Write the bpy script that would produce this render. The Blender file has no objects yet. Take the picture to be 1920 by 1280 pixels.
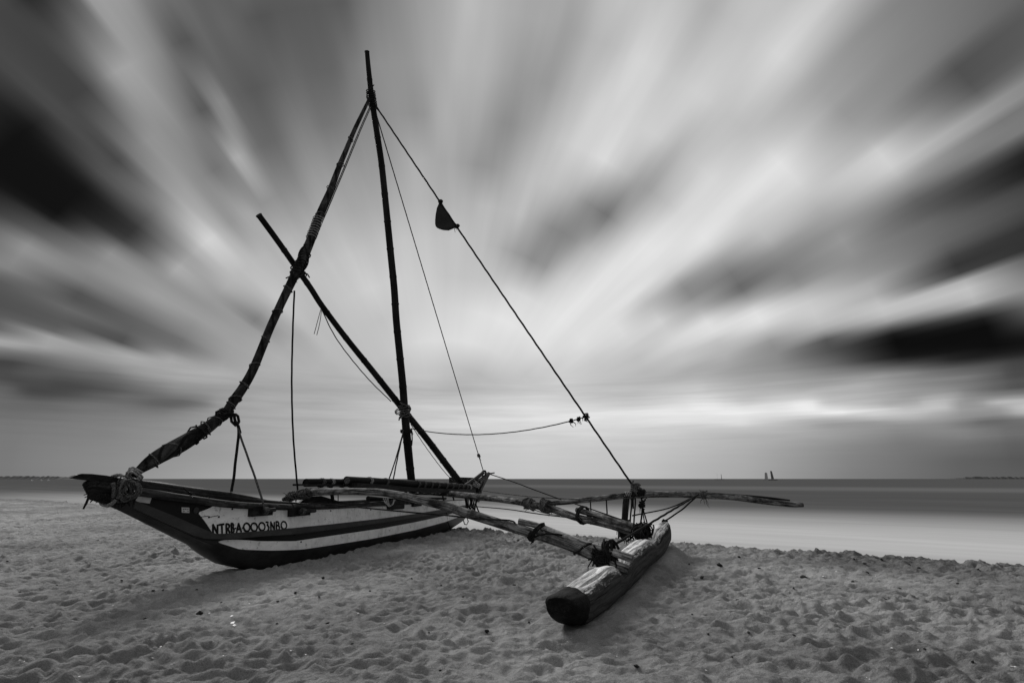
import bpy, math, random
import numpy as np
from mathutils import Vector, Matrix
random.seed(7)
RNG = np.random.default_rng(11)
S = bpy.context.scene
COL = S.collection

# ------------------------------------------------------------------ camera, sky, sun, exposure
PITCH = math.radians(15.0); HC = 1.2; F = 960.0
cam = bpy.data.cameras.new('camera'); cam.lens = 18; cam.sensor_width = 36
cam.clip_start = 0.05; cam.clip_end = 30000
camo = bpy.data.objects.new('camera', cam); COL.objects.link(camo)
camo.location = (0, 0, HC); camo.rotation_euler = (math.radians(90) + PITCH, 0, 0)
S.camera = camo
S.view_settings.view_transform = 'Standard'; S.view_settings.look = 'None'
S.view_settings.gamma = 1; S.view_settings.exposure = 0.0
try: S.view_settings.use_curve_mapping = False
except Exception: pass
SUN_EL = math.radians(35); SUN_AZ = math.radians(-34)     # azimuth from +Y towards +X
sunv = Vector((math.sin(SUN_AZ)*math.cos(SUN_EL), math.cos(SUN_AZ)*math.cos(SUN_EL), math.sin(SUN_EL)))
sl = bpy.data.lights.new('sun', 'SUN'); sl.energy = 2.9; sl.angle = math.radians(18); sl.color = (1, 0.99, 0.98)
so = bpy.data.objects.new('sun', sl); COL.objects.link(so)
so.rotation_euler = (-sunv).to_track_quat('-Z', 'Y').to_euler(); so.location = (0, 0, 30)

# cloud brightness rows, read along lines of equal height in the sky (position, grey)
ROWS = {
0:"0:70 60:60 110:75 140:138 200:145 260:125 300:100 350:86 375:90 400:105 440:95 470:82 560:90 640:95 700:125 780:150 880:180 960:175 1010:170 1100:170 1200:200 1280:188 1340:175 1420:185 1500:197 1590:190 1650:150 1700:130 1800:125 1880:98 1920:85",
100:"0:45 60:65 100:68 150:95 190:155 250:150 300:130 340:95 370:92 400:112 440:100 480:86 540:98 620:100 700:138 780:155 860:178 920:175 1000:165 1050:155 1120:180 1200:207 1280:200 1350:200 1450:206 1530:190 1600:155 1650:135 1750:125 1850:85 1920:80",
200:"0:18 50:40 100:70 150:72 200:88 230:145 300:145 350:110 380:95 412:132 450:95 500:90 540:108 600:105 650:122 740:142 790:145 830:170 900:165 960:143 1010:155 1060:180 1120:205 1200:205 1300:210 1400:190 1450:172 1540:168 1620:140 1700:115 1780:105 1850:132 1900:125 1920:90",
300:"0:16 60:18 120:38 170:72 220:76 260:122 300:147 350:130 390:115 430:130 452:162 490:115 530:118 580:140 640:148 720:150 780:168 840:165 900:146 930:145 980:175 1060:205 1150:212 1200:200 1250:182 1350:212 1450:218 1550:216 1640:206 1720:190 1800:140 1860:80 1920:38",
400:"0:55 60:38 120:26 180:28 240:48 270:90 320:140 370:162 420:145 462:162 520:140 600:165 680:170 760:176 830:178 900:186 980:185 1040:158 1090:126 1140:126 1200:165 1270:207 1350:217 1430:200 1500:182 1580:165 1680:118 1760:92 1840:68 1920:35",
450:"0:138 60:110 100:95 160:125 220:88 260:74 290:115 340:175 390:202 440:180 500:170 560:180 640:185 760:192 860:192 930:180 980:148 1020:128 1080:145 1150:192 1230:222 1320:216 1400:190 1480:170 1560:155 1640:148 1720:118 1800:88 1860:48 1920:28",
500:"0:125 60:118 120:112 180:130 240:140 300:160 360:175 420:182 500:182 600:188 700:202 800:197 880:186 940:175 990:148 1020:150 1080:190 1150:217 1200:224 1270:200 1330:153 1400:132 1480:138 1560:150 1640:140 1720:118 1800:72 1860:80 1920:88",
540:"0:88 60:84 120:88 180:120 260:150 320:150 400:165 500:190 560:187 700:206 800:202 880:202 960:208 1040:208 1120:222 1200:217 1260:160 1320:128 1400:122 1460:135 1520:168 1600:170 1700:150 1760:162 1840:152 1920:150",
600:"0:78 60:94 100:88 180:118 230:98 300:120 380:150 450:148 480:132 560:180 640:185 740:196 820:212 900:227 1000:227 1100:224 1200:212 1300:202 1380:217 1440:207 1520:182 1600:175 1680:128 1760:68 1840:42 1920:36",
640:"0:172 50:162 120:140 170:128 220:93 300:100 360:130 430:155 500:160 600:180 700:195 800:217 900:224 1000:224 1100:222 1200:207 1300:207 1400:175 1480:140 1560:98 1620:62 1700:32 1800:22 1920:18",
670:"0:72 40:88 100:120 180:150 260:167 340:150 400:150 480:170 600:180 700:190 800:200 900:205 1000:217 1100:205 1200:190 1300:195 1400:165 1480:138 1560:105 1640:56 1720:36 1800:32 1880:52 1920:58",
700:"0:78 60:88 120:90 200:110 260:145 340:167 420:172 500:170 600:175 700:185 800:195 870:180 950:190 1050:205 1150:190 1250:180 1320:175 1400:155 1480:150 1560:135 1650:142 1740:125 1820:115 1920:80",
730:"0:100 60:74 130:68 200:84 280:110 340:140 400:150 500:160 600:165 700:170 800:180 860:174 960:190 1060:200 1120:190 1200:185 1300:195 1400:180 1500:170 1600:175 1700:150 1800:125 1920:90",
755:"0:105 80:100 160:110 240:108 320:96 370:113 420:150 500:165 600:170 700:187 800:195 900:202 1000:212 1100:204 1180:196 1250:205 1320:222 1400:200 1510:225 1560:190 1620:182 1700:165 1760:195 1820:150 1920:200",
774:"0:110 100:112 200:118 300:125 400:150 500:166 600:174 700:188 800:200 900:212 1000:220 1100:224 1200:230 1280:236 1400:244 1460:236 1560:235 1650:218 1750:180 1850:150 1920:170",
790:"0:115 100:120 200:125 300:135 400:150 500:165 600:176 700:188 800:202 900:214 1000:218 1100:220 1200:222 1280:224 1380:222 1450:196 1550:155 1650:150 1750:140 1850:112 1920:106",
812:"0:120 200:130 400:155 600:180 800:196 1000:208 1100:208 1280:196 1400:180 1500:168 1700:130 1800:130 1920:110",
850:"0:122 200:136 400:152 600:178 800:192 1000:200 1200:195 1400:170 1500:150 1600:130 1800:100 1920:90",
893:"0:122 200:138 400:162 600:186 800:192 1000:196 1200:190 1400:165 1600:126 1800:100 1920:95"}
RY = sorted(ROWS)
RX = {k: (np.array([float(p.split(':')[0]) for p in v.split()]), np.array([float(p.split(':')[1]) for p in v.split()])) for k, v in ROWS.items()}
VX, VY = 830.0, 860.0
def row_at(y, x):
    xs, g = RX[y]; return np.interp(x, xs, g)
def sky_grey(px, py):
    py = min(max(py, 0.0), 893.0)
    j = 0
    while j < len(RY)-2 and py > RY[j+1]: j += 1
    y0, y1 = RY[j], RY[j+1]; t = (py-y0)/(y1-y0); t = min(max(t, 0), 1)
    k = min(max((760-py)/160.0, 0), 1)                     # streak following fades out towards the horizon
    def xs(y):
        if py > 820: return px
        r = (VY-y)/(VY-py)
        return px + k*((VX+(px-VX)*r) - px)
    return (1-t)*row_at(y0, xs(y0)) + t*row_at(y1, xs(y1))
cp, sp_ = math.cos(PITCH), math.sin(PITCH)
def ray(px, py):
    u = (px-960)/F; v = (640-py)/F
    return Vector((u, cp - v*sp_, sp_ + v*cp))
def dir_grey(d):
    f = d.y*cp + d.z*sp_
    edge = 1.0
    if f < 0.15: return 166.0
    px = 960 + F*d.x/f; py = 640 - F*(-d.y*sp_ + d.z*cp)/f
    g = sky_grey(min(max(px, 0), 1920), py)
    over = max(0-px, px-1920, -py, 0)/700.0
    w = min(over, 1.0)
    return g*(1-w) + 166*w
vd = ray(VX, VY).normalized()
side = vd.cross(Vector((0, 0, 1))).normalized(); up = side.cross(vd).normalized()

world = bpy.data.worlds.new('World'); S.world = world; world.use_nodes = True
nt = world.node_tree; nt.nodes.clear()
class NT:
    def __init__(s, t): s.t = t
    def n(s, typ, **kw):
        nd = s.t.nodes.new(typ)
        for k, v in kw.items(): setattr(nd, k, v)
        return nd
    def put(s, sock, v):
        if isinstance(v, bpy.types.NodeSocket): s.t.links.new(v, sock)
        elif v is not None:
            sock.default_value = v
    def math(s, op, a, b=None, c=None, clamp=False):
        nd = s.n('ShaderNodeMath', operation=op, use_clamp=clamp)
        s.put(nd.inputs[0], a)
        if b is not None: s.put(nd.inputs[1], b)
        if c is not None: s.put(nd.inputs[2], c)
        return nd.outputs[0]
    def vm(s, op, a, b=None):
        nd = s.n('ShaderNodeVectorMath', operation=op)
        s.put(nd.inputs[0], a)
        if b is not None: s.put(nd.inputs[1], b)
        return nd.outputs['Value'] if op in ('DOT_PRODUCT', 'LENGTH', 'DISTANCE') else nd.outputs[0]
    def noise(s, vec, scale, detail=4, rough=0.5, dist=0.0, dim='3D'):
        nd = s.n('ShaderNodeTexNoise', noise_dimensions=dim)
        if vec is not None: s.put(nd.inputs['Vector'], vec)
        nd.inputs['Scale'].default_value = scale; nd.inputs['Detail'].default_value = detail
        nd.inputs['Roughness'].default_value = rough; nd.inputs['Distortion'].default_value = dist
        return nd.outputs['Fac']
    def ramp(s, x, a0, a1, b0=0.0, b1=1.0, interp='SMOOTHSTEP'):
        nd = s.n('ShaderNodeMapRange', interpolation_type=interp)
        s.put(nd.inputs[0], x)
        for i, v in zip((1, 2, 3, 4), (a0, a1, b0, b1)): s.put(nd.inputs[i], v)
        return nd.outputs[0]
    def mix(s, f, a, b):
        nd = s.n('ShaderNodeMix', data_type='FLOAT'); s.put(nd.inputs[0], f); s.put(nd.inputs[2], a); s.put(nd.inputs[3], b)
        return nd.outputs[0]
    def comb(s, x, y, z):
        nd = s.n('ShaderNodeCombineXYZ'); s.put(nd.inputs[0], x); s.put(nd.inputs[1], y); s.put(nd.inputs[2], z)
        return nd.outputs[0]
W = NT(nt)
tc = W.n('ShaderNodeTexCoord'); D = W.vm('NORMALIZE', tc.outputs['Generated'])
dx = W.vm('DOT_PRODUCT', D, tuple(side)); du = W.vm('DOT_PRODUCT', D, tuple(up)); ds = W.vm('DOT_PRODUCT', D, tuple(vd))
theta = W.math('ARCTAN2', dx, du)
rr = W.math('ARCCOSINE', ds)
# soft warp so streak edges are not ruler straight
wn = W.noise(W.vm('MULTIPLY', W.comb(theta, rr, 0.0), (2.2, 1.6, 1.0)), 1.0, 3, 0.5)
wob = W.math('MULTIPLY', W.math('SUBTRACT', wn, 0.5), 0.012)
th2 = W.math('ADD', theta, wob)
TMAX = math.radians(112)
tq = W.math('DIVIDE', W.math('ADD', th2, TMAX), 2*TMAX, clamp=True)
SL = [4, 7, 10, 13, 16.5, 20, 24, 28, 32, 36.5, 41, 46, 52, 59, 67]
def curve_node(x, xs, ys):
    nd = W.n('ShaderNodeFloatCurve'); W.put(nd.inputs['Value'], x)
    c = nd.mapping.curves[0]; P = c.points
    P[0].location = (xs[0], ys[0]); P[1].location = (xs[-1], ys[-1])
    for a, b in zip(xs[1:-1], ys[1:-1]): P.new(a, b)
    for p in P: p.handle_type = 'AUTO_CLAMPED'
    nd.mapping.update(); return nd.outputs[0]
def crisp(ys, win, k):
    a = np.array(ys); p = np.pad(a, win, mode='edge'); sm = np.convolve(p, np.ones(2*win+1)/(2*win+1), 'valid')
    return list(np.clip(a + k*(a-sm), 0.075, 0.97))
acc = None
NPT = 190
for i, rdeg in enumerate(SL):
    xs = np.linspace(0, 1, NPT); ys = []
    for q in xs:
        th = q*2*TMAX - TMAX; r = math.radians(rdeg)
        d = vd*math.cos(r) + (side*math.sin(th) + up*math.cos(th))*math.sin(r)
        if d.z < 0.0: d = Vector((d.x, d.y, 0.0)).normalized()
        ys.append(dir_grey(d)/255.0)
    ys = crisp(ys, 4, 0.6)
    val = curve_node(tq, list(map(float, xs)), list(map(float, ys)))
    if acc is None: acc = val
    else:
        f = W.ramp(rr, math.radians(SL[i-1]), math.radians(rdeg), interp='LINEAR')
        acc = W.mix(f, acc, val)
# low sky: rows of equal elevation
sep = W.n('ShaderNodeSeparateXYZ'); W.put(sep.inputs[0], D)
el = W.math('ARCSINE', sep.outputs[2]); az = W.math('ARCTAN2', sep.outputs[0], sep.outputs[1])
AZM = math.radians(60)
aq = W.math('DIVIDE', W.math('ADD', az, AZM), 2*AZM, clamp=True)
wn2 = W.noise(W.vm('MULTIPLY', W.comb(az, el, 0.0), (5.0, 55.0, 1.0)), 1.0, 3, 0.55)
el2 = W.math('ADD', el, W.math('MULTIPLY', W.math('SUBTRACT', wn2, 0.5), 0.008))
low = None
ELS = [0.2, 1.5, 2.6, 3.4, 4.0, 4.5, 5.0, 5.5, 6.0, 6.5, 7.0, 7.6, 8.3, 9.0, 9.8, 10.6, 11.4, 12.2]
for i, e in enumerate(ELS):
    xs = np.linspace(0, 1, 100); ys = []
    for q in xs:
        a = q*2*AZM - AZM; er = math.radians(e)
        # straight bands in the picture of the sky keep near constant height over the horizon
        d = Vector((math.sin(a)*math.cos(er), math.cos(a)*math.cos(er), math.sin(er)))
        ys.append(dir_grey(d)/255.0)
    ys = crisp(ys, 4, 0.35)
    val = curve_node(aq, list(map(float, xs)), list(map(float, ys)))
    if low is None: low = val
    else: low = W.mix(W.ramp(el2, math.radians(ELS[i-1]), math.radians(e), interp='LINEAR'), low, val)
wl = W.ramp(el, math.radians(9.0), math.radians(12.0))
wv = W.math('MAXIMUM', wl, 0.0)
cl = W.mix(wv, low, acc)
# fine streaks along the drift of the clouds and thin bands near the horizon
st = W.noise(W.vm('MULTIPLY', W.comb(th2, rr, 0.0), (7.5, 1.6, 1.0)), 1.0, 4, 0.5)
st2 = W.noise(W.vm('MULTIPLY', W.comb(az, el2, 0.0), (4.0, 70.0, 1.0)), 1.0, 5, 0.6)
stm = W.mix(wl, W.math('MULTIPLY', W.math('SUBTRACT', st2, 0.5), W.ramp(el, 0.02, 0.10, 0.03, 0.22)), W.math('MULTIPLY', W.math('SUBTRACT', st, 0.5), W.ramp(rr, 0.15, 0.6, 0.03, 0.20)))
cl = W.math('ADD', cl, W.math('MULTIPLY', stm, cl))
lin = W.math('POWER', W.math('MAXIMUM', cl, 0.0), 2.25)
lin = W.math('MULTIPLY', lin, 10.0)
sky = W.n('ShaderNodeTexSky', sky_type='NISHITA'); sky.sun_disc = False
sky.sun_elevation = SUN_EL; sky.sun_rotation = SUN_AZ
bw = W.n('ShaderNodeRGBToBW'); nt.links.new(sky.outputs[0], bw.inputs[0])
fin = W.mix(0.997, bw.outputs[0], lin)
bg = W.n('ShaderNodeBackground'); bg.inputs[1].default_value = 0.1
nt.links.new(fin, bg.inputs[0])
wo = W.n('ShaderNodeOutputWorld'); nt.links.new(bg.outputs[0], wo.inputs[0])

# ------------------------------------------------------------------ picking points in the place
def onv(px, py, P, Dh):
    r = ray(px, py)
    # camera (0,0,HC)+t r = P + s D   (horizontal)
    a, b, c, d = r.x, -Dh[0], r.y, -Dh[1]
    det = a*d - b*c
    t = (P[0]*d - b*P[1])/det
    return Vector((0, 0, HC)) + r*t
def onz(px, py, z):
    r = ray(px, py); return Vector((0, 0, HC)) + r*((z-HC)/r.z)
def onY(px, py, Y):
    r = ray(px, py); return Vector((0, 0, HC)) + r*(Y/r.y)
def proj(p):
    x, y, z = p[0], p[1], p[2]-HC
    f = y*cp + z*sp_; return 960 + F*x/f, 640 - F*(-y*sp_ + z*cp)/f
B0 = Vector((-3.66, 7.9, 0)); HD = Vector((1.87, 5.41, 0)).normalized(); HN = Vector((HD.y, -HD.x, 0))
def H(s, w, z): return B0 + HD*s + HN*w + Vector((0, 0, z))
def onh(px, py, w=0.0): return onv(px, py, B0 + HN*w, HD)
def s_of(p): return (Vector(p)-B0).dot(HD)

# ------------------------------------------------------------------ materials (all neutral greys)
def mat(name, build):
    m = bpy.data.materials.new(name); m.use_nodes = True
    t = m.node_tree; t.nodes.clear(); N = NT(t)
    b = N.n('ShaderNodeBsdfPrincipled'); o = N.n('ShaderNodeOutputMaterial')
    t.links.new(b.outputs[0], o.inputs[0]); build(N, b); return m
def setcol(N, b, f):
    c = N.n('ShaderNodeCombineColor')
    for i in range(3): N.put(c.inputs[i], f)
    N.t.links.new(c.outputs[0], b.inputs['Base Color'])
def bump(N, b, h, strength=0.5, dist=0.01):
    bp = N.n('ShaderNodeBump'); bp.inputs['Strength'].default_value = strength; bp.inputs['Distance'].default_value = dist
    N.t.links.new(h, bp.inputs['Height']); N.t.links.new(bp.outputs[0], b.inputs['Normal'])
def uvv(N, sx, sy):
    t = N.n('ShaderNodeTexCoord'); return N.vm('MULTIPLY', t.outputs['UV'], (sx, sy, 1.0))
def objv(N, s=(1, 1, 1)):
    t = N.n('ShaderNodeTexCoord'); return N.vm('MULTIPLY', t.outputs['Object'], s)

def wood(lo, hi, streak=1.0, rough=0.85, crack=0.5, bmp=0.6, patch=0.5):
    # uv: x = metres round the pole, y = metres along it
    def f(N, b):
        g = N.noise(uvv(N, 60*streak, 3.0), 1.0, 6, 0.65, 0.4)
        k = N.noise(uvv(N, 22*streak, 0.8), 1.0, 4, 0.6, 0.6)
        p = N.noise(objv(N), 3.2, 5, 0.65)
        blot = N.noise(objv(N), 13, 4, 0.7)
        x = N.ramp(g, 0.32, 0.68)
        x = N.math('MULTIPLY', x, N.ramp(p, 0.5-0.22*patch, 0.62, 1-patch, 1.0))
        x = N.math('MULTIPLY', x, N.ramp(blot, 0.36, 0.52, 0.45, 1.0))
        ck = N.ramp(k, 0.40-0.05*crack, 0.44, 0.0, 1.0)
        x = N.math('MULTIPLY', x, N.mix(crack, 1.0, ck))
        setcol(N, b, N.mix(x, lo, hi)); b.inputs['Roughness'].default_value = rough
        b.inputs['Specular IOR Level'].default_value = 0.1
        bump(N, b, N.math('ADD', N.math('MULTIPLY', g, 0.5), ck), bmp, 0.006)
    return f
M = {}
M['boom'] = mat('weathered boom wood', wood(0.007, 0.36, 0.7, 0.85, 0.9, 0.9, 0.95))
M['pale_pole'] = mat('pale stripped pole', wood(0.04, 0.70, 0.8, 0.8, 0.8, 0.6, 0.6))
def f_log(N, b):
    g = N.noise(uvv(N, 30, 1.3), 1.0, 7, 0.7, 0.3); k = N.noise(uvv(N, 11, 0.35), 1.0, 5, 0.6, 0.25); fl = N.noise(uvv(N, 26, 9), 1.0, 6, 0.75)
    sx = N.n('ShaderNodeSeparateXYZ'); N.t.links.new(N.n('ShaderNodeTexCoord').outputs['UV'], sx.inputs[0])
    # shade and dark blotches painted on the right flank and underside, with a ragged edge; sx is metres round the log
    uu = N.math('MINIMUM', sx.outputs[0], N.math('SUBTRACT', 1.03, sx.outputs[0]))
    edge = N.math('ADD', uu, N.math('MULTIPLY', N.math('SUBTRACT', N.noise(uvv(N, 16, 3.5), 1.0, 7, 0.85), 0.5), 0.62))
    shade_mask = N.ramp(edge, 0.13, 0.20)
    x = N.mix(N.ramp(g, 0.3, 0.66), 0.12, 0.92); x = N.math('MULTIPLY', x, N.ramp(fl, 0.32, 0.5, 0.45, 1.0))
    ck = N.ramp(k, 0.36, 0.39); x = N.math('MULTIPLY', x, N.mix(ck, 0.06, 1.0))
    x = N.mix(shade_mask, N.math('MULTIPLY', x, 0.07), x)
    setcol(N, b, N.math('ADD', x, 0.01)); b.inputs['Roughness'].default_value = 0.9; b.inputs['Specular IOR Level'].default_value = 0.12
    bump(N, b, N.math('ADD', N.math('MULTIPLY', g, 0.6), ck), 1.0, 0.012)
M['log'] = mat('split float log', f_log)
M['dark_wood'] = mat('dark tarred wood', wood(0.005, 0.045, 1.0, 0.6, 0.4, 0.5, 0.5))
M['rail'] = mat('brown rail pole', wood(0.008, 0.11, 1.0, 0.7, 0.4, 0.5, 0.6))
def f_bamboo(N, b):
    g = N.noise(uvv(N, 40, 1.5), 1.0, 4, 0.6)
    p = N.noise(objv(N), 1.7, 4, 0.6)
    setcol(N, b, N.mix(N.math('MULTIPLY', N.ramp(g, 0.3, 0.7), N.ramp(p, 0.35, 0.65)), 0.004, 0.022))
    b.inputs['Roughness'].default_value = 0.75; b.inputs['Specular IOR Level'].default_value = 0.12; bump(N, b, g, 0.3, 0.004)
M['bamboo'] = mat('dark bamboo', f_bamboo)
def f_cloth(lo, hi):
    def f(N, b):
        g = N.noise(uvv(N, 45, 4), 1.0, 5, 0.6, 0.5); p = N.noise(objv(N), 5, 4, 0.6)
        setcol(N, b, N.mix(N.math('MULTIPLY', N.ramp(g, 0.3, 0.72), N.ramp(p, 0.3, 0.7, 0.35, 1)), lo, hi))
        b.inputs['Roughness'].default_value = 0.95; b.inputs['Specular IOR Level'].default_value = 0.1
        bump(N, b, g, 0.8, 0.012)
    return f
def f_sail(N, b):
    g = N.noise(uvv(N, 30, 3), 1.0, 5, 0.6, 0.5); p = N.noise(objv(N), 4, 4, 0.6)
    sx = N.n('ShaderNodeSeparateXYZ'); N.t.links.new(N.n('ShaderNodeTexCoord').outputs['UV'], sx.inputs[0])
    h = N.math('FRACT', N.math('ADD', N.math('MULTIPLY', sx.outputs[1], 2.1), N.math('MULTIPLY', sx.outputs[0], 5.0)))
    seam = N.ramp(N.math('ABSOLUTE', N.math('SUBTRACT', h, 0.5)), 0.36, 0.46, 1.0, 0.15)
    x = N.math('MULTIPLY', N.math('MULTIPLY', N.ramp(g, 0.3, 0.72, 0.3, 1.0), N.ramp(p, 0.35, 0.65, 0.15, 1)), seam)
    setcol(N, b, N.mix(x, 0.005, 0.07)); b.inputs['Roughness'].default_value = 0.95; b.inputs['Specular IOR Level'].default_value = 0.08
    bump(N, b, N.math('ADD', g, seam), 0.9, 0.015)
M['sail'] = mat('furled sail cloth', f_sail)
M['net'] = mat('bundled netting', f_cloth(0.006, 0.05))
M['flag'] = mat('dark flag cloth', f_cloth(0.02, 0.05))
def f_rope(lo, hi):
    def f(N, b):
        g = N.noise(objv(N), 60, 3, 0.6)
        setcol(N, b, N.mix(N.ramp(g, 0.3, 0.7), lo, hi)); b.inputs['Roughness'].default_value = 0.9; b.inputs['Specular IOR Level'].default_value = 0.1
        bump(N, b, g, 0.5, 0.003)
    return f
M['rope'] = mat('dark tarred rope', f_rope(0.004, 0.022))
M['pale_rope'] = mat('pale coir rope', f_rope(0.10, 0.38))
M['grey_rope'] = mat('grey rope', f_rope(0.025, 0.14))
def f_white(N, b):
    a = N.noise(objv(N, (1, 1, 2.2)), 2.2, 6, 0.65, 0.6); c = N.noise(objv(N), 14, 5, 0.7)
    dr = N.noise(objv(N, (4, 4, 1.5)), 1.0, 6, 0.75, 0.8)
    x = N.mix(N.ramp(a, 0.3, 0.65), 0.78, 0.96)
    x = N.math('MULTIPLY', x, N.ramp(c, 0.30, 0.44, 0.50, 1.0)); x = N.math('MULTIPLY', x, N.ramp(dr, 0.34, 0.52, 0.80, 1.0))
    setcol(N, b, x); b.inputs['Roughness'].default_value = 0.5; bump(N, b, c, 0.2, 0.006)
M['white'] = mat('worn white paint', f_white)
def f_hull(lo, hi, ro=0.45):
    def f(N, b):
        a = N.noise(objv(N, (1, 1, 2)), 3, 6, 0.65); c = N.noise(objv(N), 22, 5, 0.7)
        x = N.mix(N.math('MULTIPLY', N.ramp(a, 0.3, 0.7), N.ramp(c, 0.3, 0.6, 0.5, 1)), lo, hi)
        setcol(N, b, x); b.inputs['Roughness'].default_value = ro; b.inputs['Specular IOR Level'].default_value = 0.2; bump(N, b, c, 0.25, 0.005)
    return f
M['hull'] = mat('dark hull paint', f_hull(0.016, 0.042)); M['black'] = mat('black paint', f_hull(0.002, 0.006, 0.5))
M['strake'] = mat('grey strake paint', f_hull(0.028, 0.055))
def f_cap(N, b):
    a = N.noise(objv(N), 9, 6, 0.7); c = N.noise(objv(N, (1, 1, 3)), 45, 5, 0.75)
    setcol(N, b, N.mix(N.math('MULTIPLY', N.ramp(a, 0.42, 0.7), N.ramp(c, 0.42, 0.62)), 0.003, 0.035)); b.inputs['Roughness'].default_value = 0.8
    b.inputs['Specular IOR Level'].default_value = 0.15; bump(N, b, N.math('ADD', N.math('MULTIPLY', a, 2.0), c), 0.9, 0.012)
M['cap'] = mat('black tar coating', f_cap)
M['metal'] = mat('worn metal', f_hull(0.05, 0.3, 0.4))
M['sticker'] = mat('white sticker', f_hull(0.45, 0.75)); M['shell'] = mat('white shell', f_hull(0.7, 0.9))
M['bit'] = mat('dark driftwood', f_hull(0.008, 0.03, 0.9))
M['far'] = mat('far dark hazed cloth', f_hull(0.13, 0.17, 0.9)); M['far_pale'] = mat('far grey hazed cloth', f_hull(0.38, 0.46, 0.9))  # tones of the far boats paled in place of haze
M['coast'] = mat('far coast', f_hull(0.10, 0.16, 0.95))  # distant haze put into the grey of the land
def f_sand(N, b):
    g = N.n('ShaderNodeNewGeometry'); P = g.outputs['Position']
    a = N.noise(P, 170, 3, 0.7); c = N.noise(P, 28, 5, 0.65); w = N.noise(P, 0.42, 4, 0.55); v = N.noise(P, 90, 2, 0.5)
    sx = N.n('ShaderNodeSeparateXYZ'); N.put(sx.inputs[0], P)
    q = N.math('ADD', N.math('MULTIPLY', sx.outputs[0], 0.55), N.math('MULTIPLY', sx.outputs[1], 0.835))
    wet = N.ramp(N.math('ADD', q, N.math('MULTIPLY', N.noise(P, 3.0, 5, 0.7), 2.2)), 9.0, 12.4)   # damp sand along the shore
    clod = N.ramp(N.noise(P, 9, 5, 0.75), 0.40, 0.60)
    x = N.mix(N.ramp(w, 0.32, 0.68), 0.19, 0.35)
    x = N.math('MULTIPLY', x, N.ramp(a, 0.25, 0.75, 0.60, 1.36)); x = N.math('MULTIPLY', x, N.ramp(c, 0.3, 0.7, 0.88, 1.08))
    x = N.math('MULTIPLY', x, N.mix(wet, 1.0, N.mix(clod, 0.36, 0.8)))
    far_ = N.noise(N.vm('MULTIPLY', P, (5.0, 9.0, 5.0)), 1.0, 3, 0.55)
    spk = N.ramp(v, 0.20, 0.24, 0.45, 1.0); x = N.math('MULTIPLY', x, spk)
    setcol(N, b, x); b.inputs['Roughness'].default_value = 0.95; b.inputs['Specular IOR Level'].default_value = 0.15
    bump(N, b, N.math('ADD', N.math('MULTIPLY', far_, 1.6), N.math('ADD', N.math('MULTIPLY', c, 1.0), N.math('MULTIPLY', a, 0.25))), 1.0, 0.026)
M['sand'] = mat('beach sand', f_sand)
def f_sea(N, b):
    g = N.n('ShaderNodeNewGeometry'); P = g.outputs['Position']
    sx = N.n('ShaderNodeSeparateXYZ'); N.put(sx.inputs[0], P)
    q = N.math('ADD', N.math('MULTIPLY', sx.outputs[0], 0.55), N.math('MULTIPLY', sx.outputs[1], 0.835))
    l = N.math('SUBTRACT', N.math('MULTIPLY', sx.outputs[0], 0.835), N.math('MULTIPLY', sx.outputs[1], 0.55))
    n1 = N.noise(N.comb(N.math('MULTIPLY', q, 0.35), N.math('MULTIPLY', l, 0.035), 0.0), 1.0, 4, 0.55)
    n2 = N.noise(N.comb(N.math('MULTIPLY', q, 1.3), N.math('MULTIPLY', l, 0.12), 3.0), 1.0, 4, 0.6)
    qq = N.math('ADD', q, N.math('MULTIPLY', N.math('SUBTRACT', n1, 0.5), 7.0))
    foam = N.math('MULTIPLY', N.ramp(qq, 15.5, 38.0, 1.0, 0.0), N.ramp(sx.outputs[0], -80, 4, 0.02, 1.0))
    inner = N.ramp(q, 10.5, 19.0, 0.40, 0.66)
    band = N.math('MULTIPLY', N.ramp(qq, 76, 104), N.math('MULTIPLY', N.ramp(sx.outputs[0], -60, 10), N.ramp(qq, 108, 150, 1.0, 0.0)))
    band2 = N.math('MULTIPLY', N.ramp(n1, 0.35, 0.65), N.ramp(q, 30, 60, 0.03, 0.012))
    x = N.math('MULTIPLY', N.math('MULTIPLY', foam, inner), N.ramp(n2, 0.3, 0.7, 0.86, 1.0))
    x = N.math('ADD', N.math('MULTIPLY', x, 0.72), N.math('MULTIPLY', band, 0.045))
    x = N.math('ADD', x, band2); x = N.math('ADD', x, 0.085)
    setcol(N, b, x); b.inputs['Roughness'].default_value = 0.55; b.inputs['IOR'].default_value = 1.33
    b.inputs['Specular IOR Level'].default_value = 0.0
M['sea'] = mat('long exposure sea', f_sea)

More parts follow.
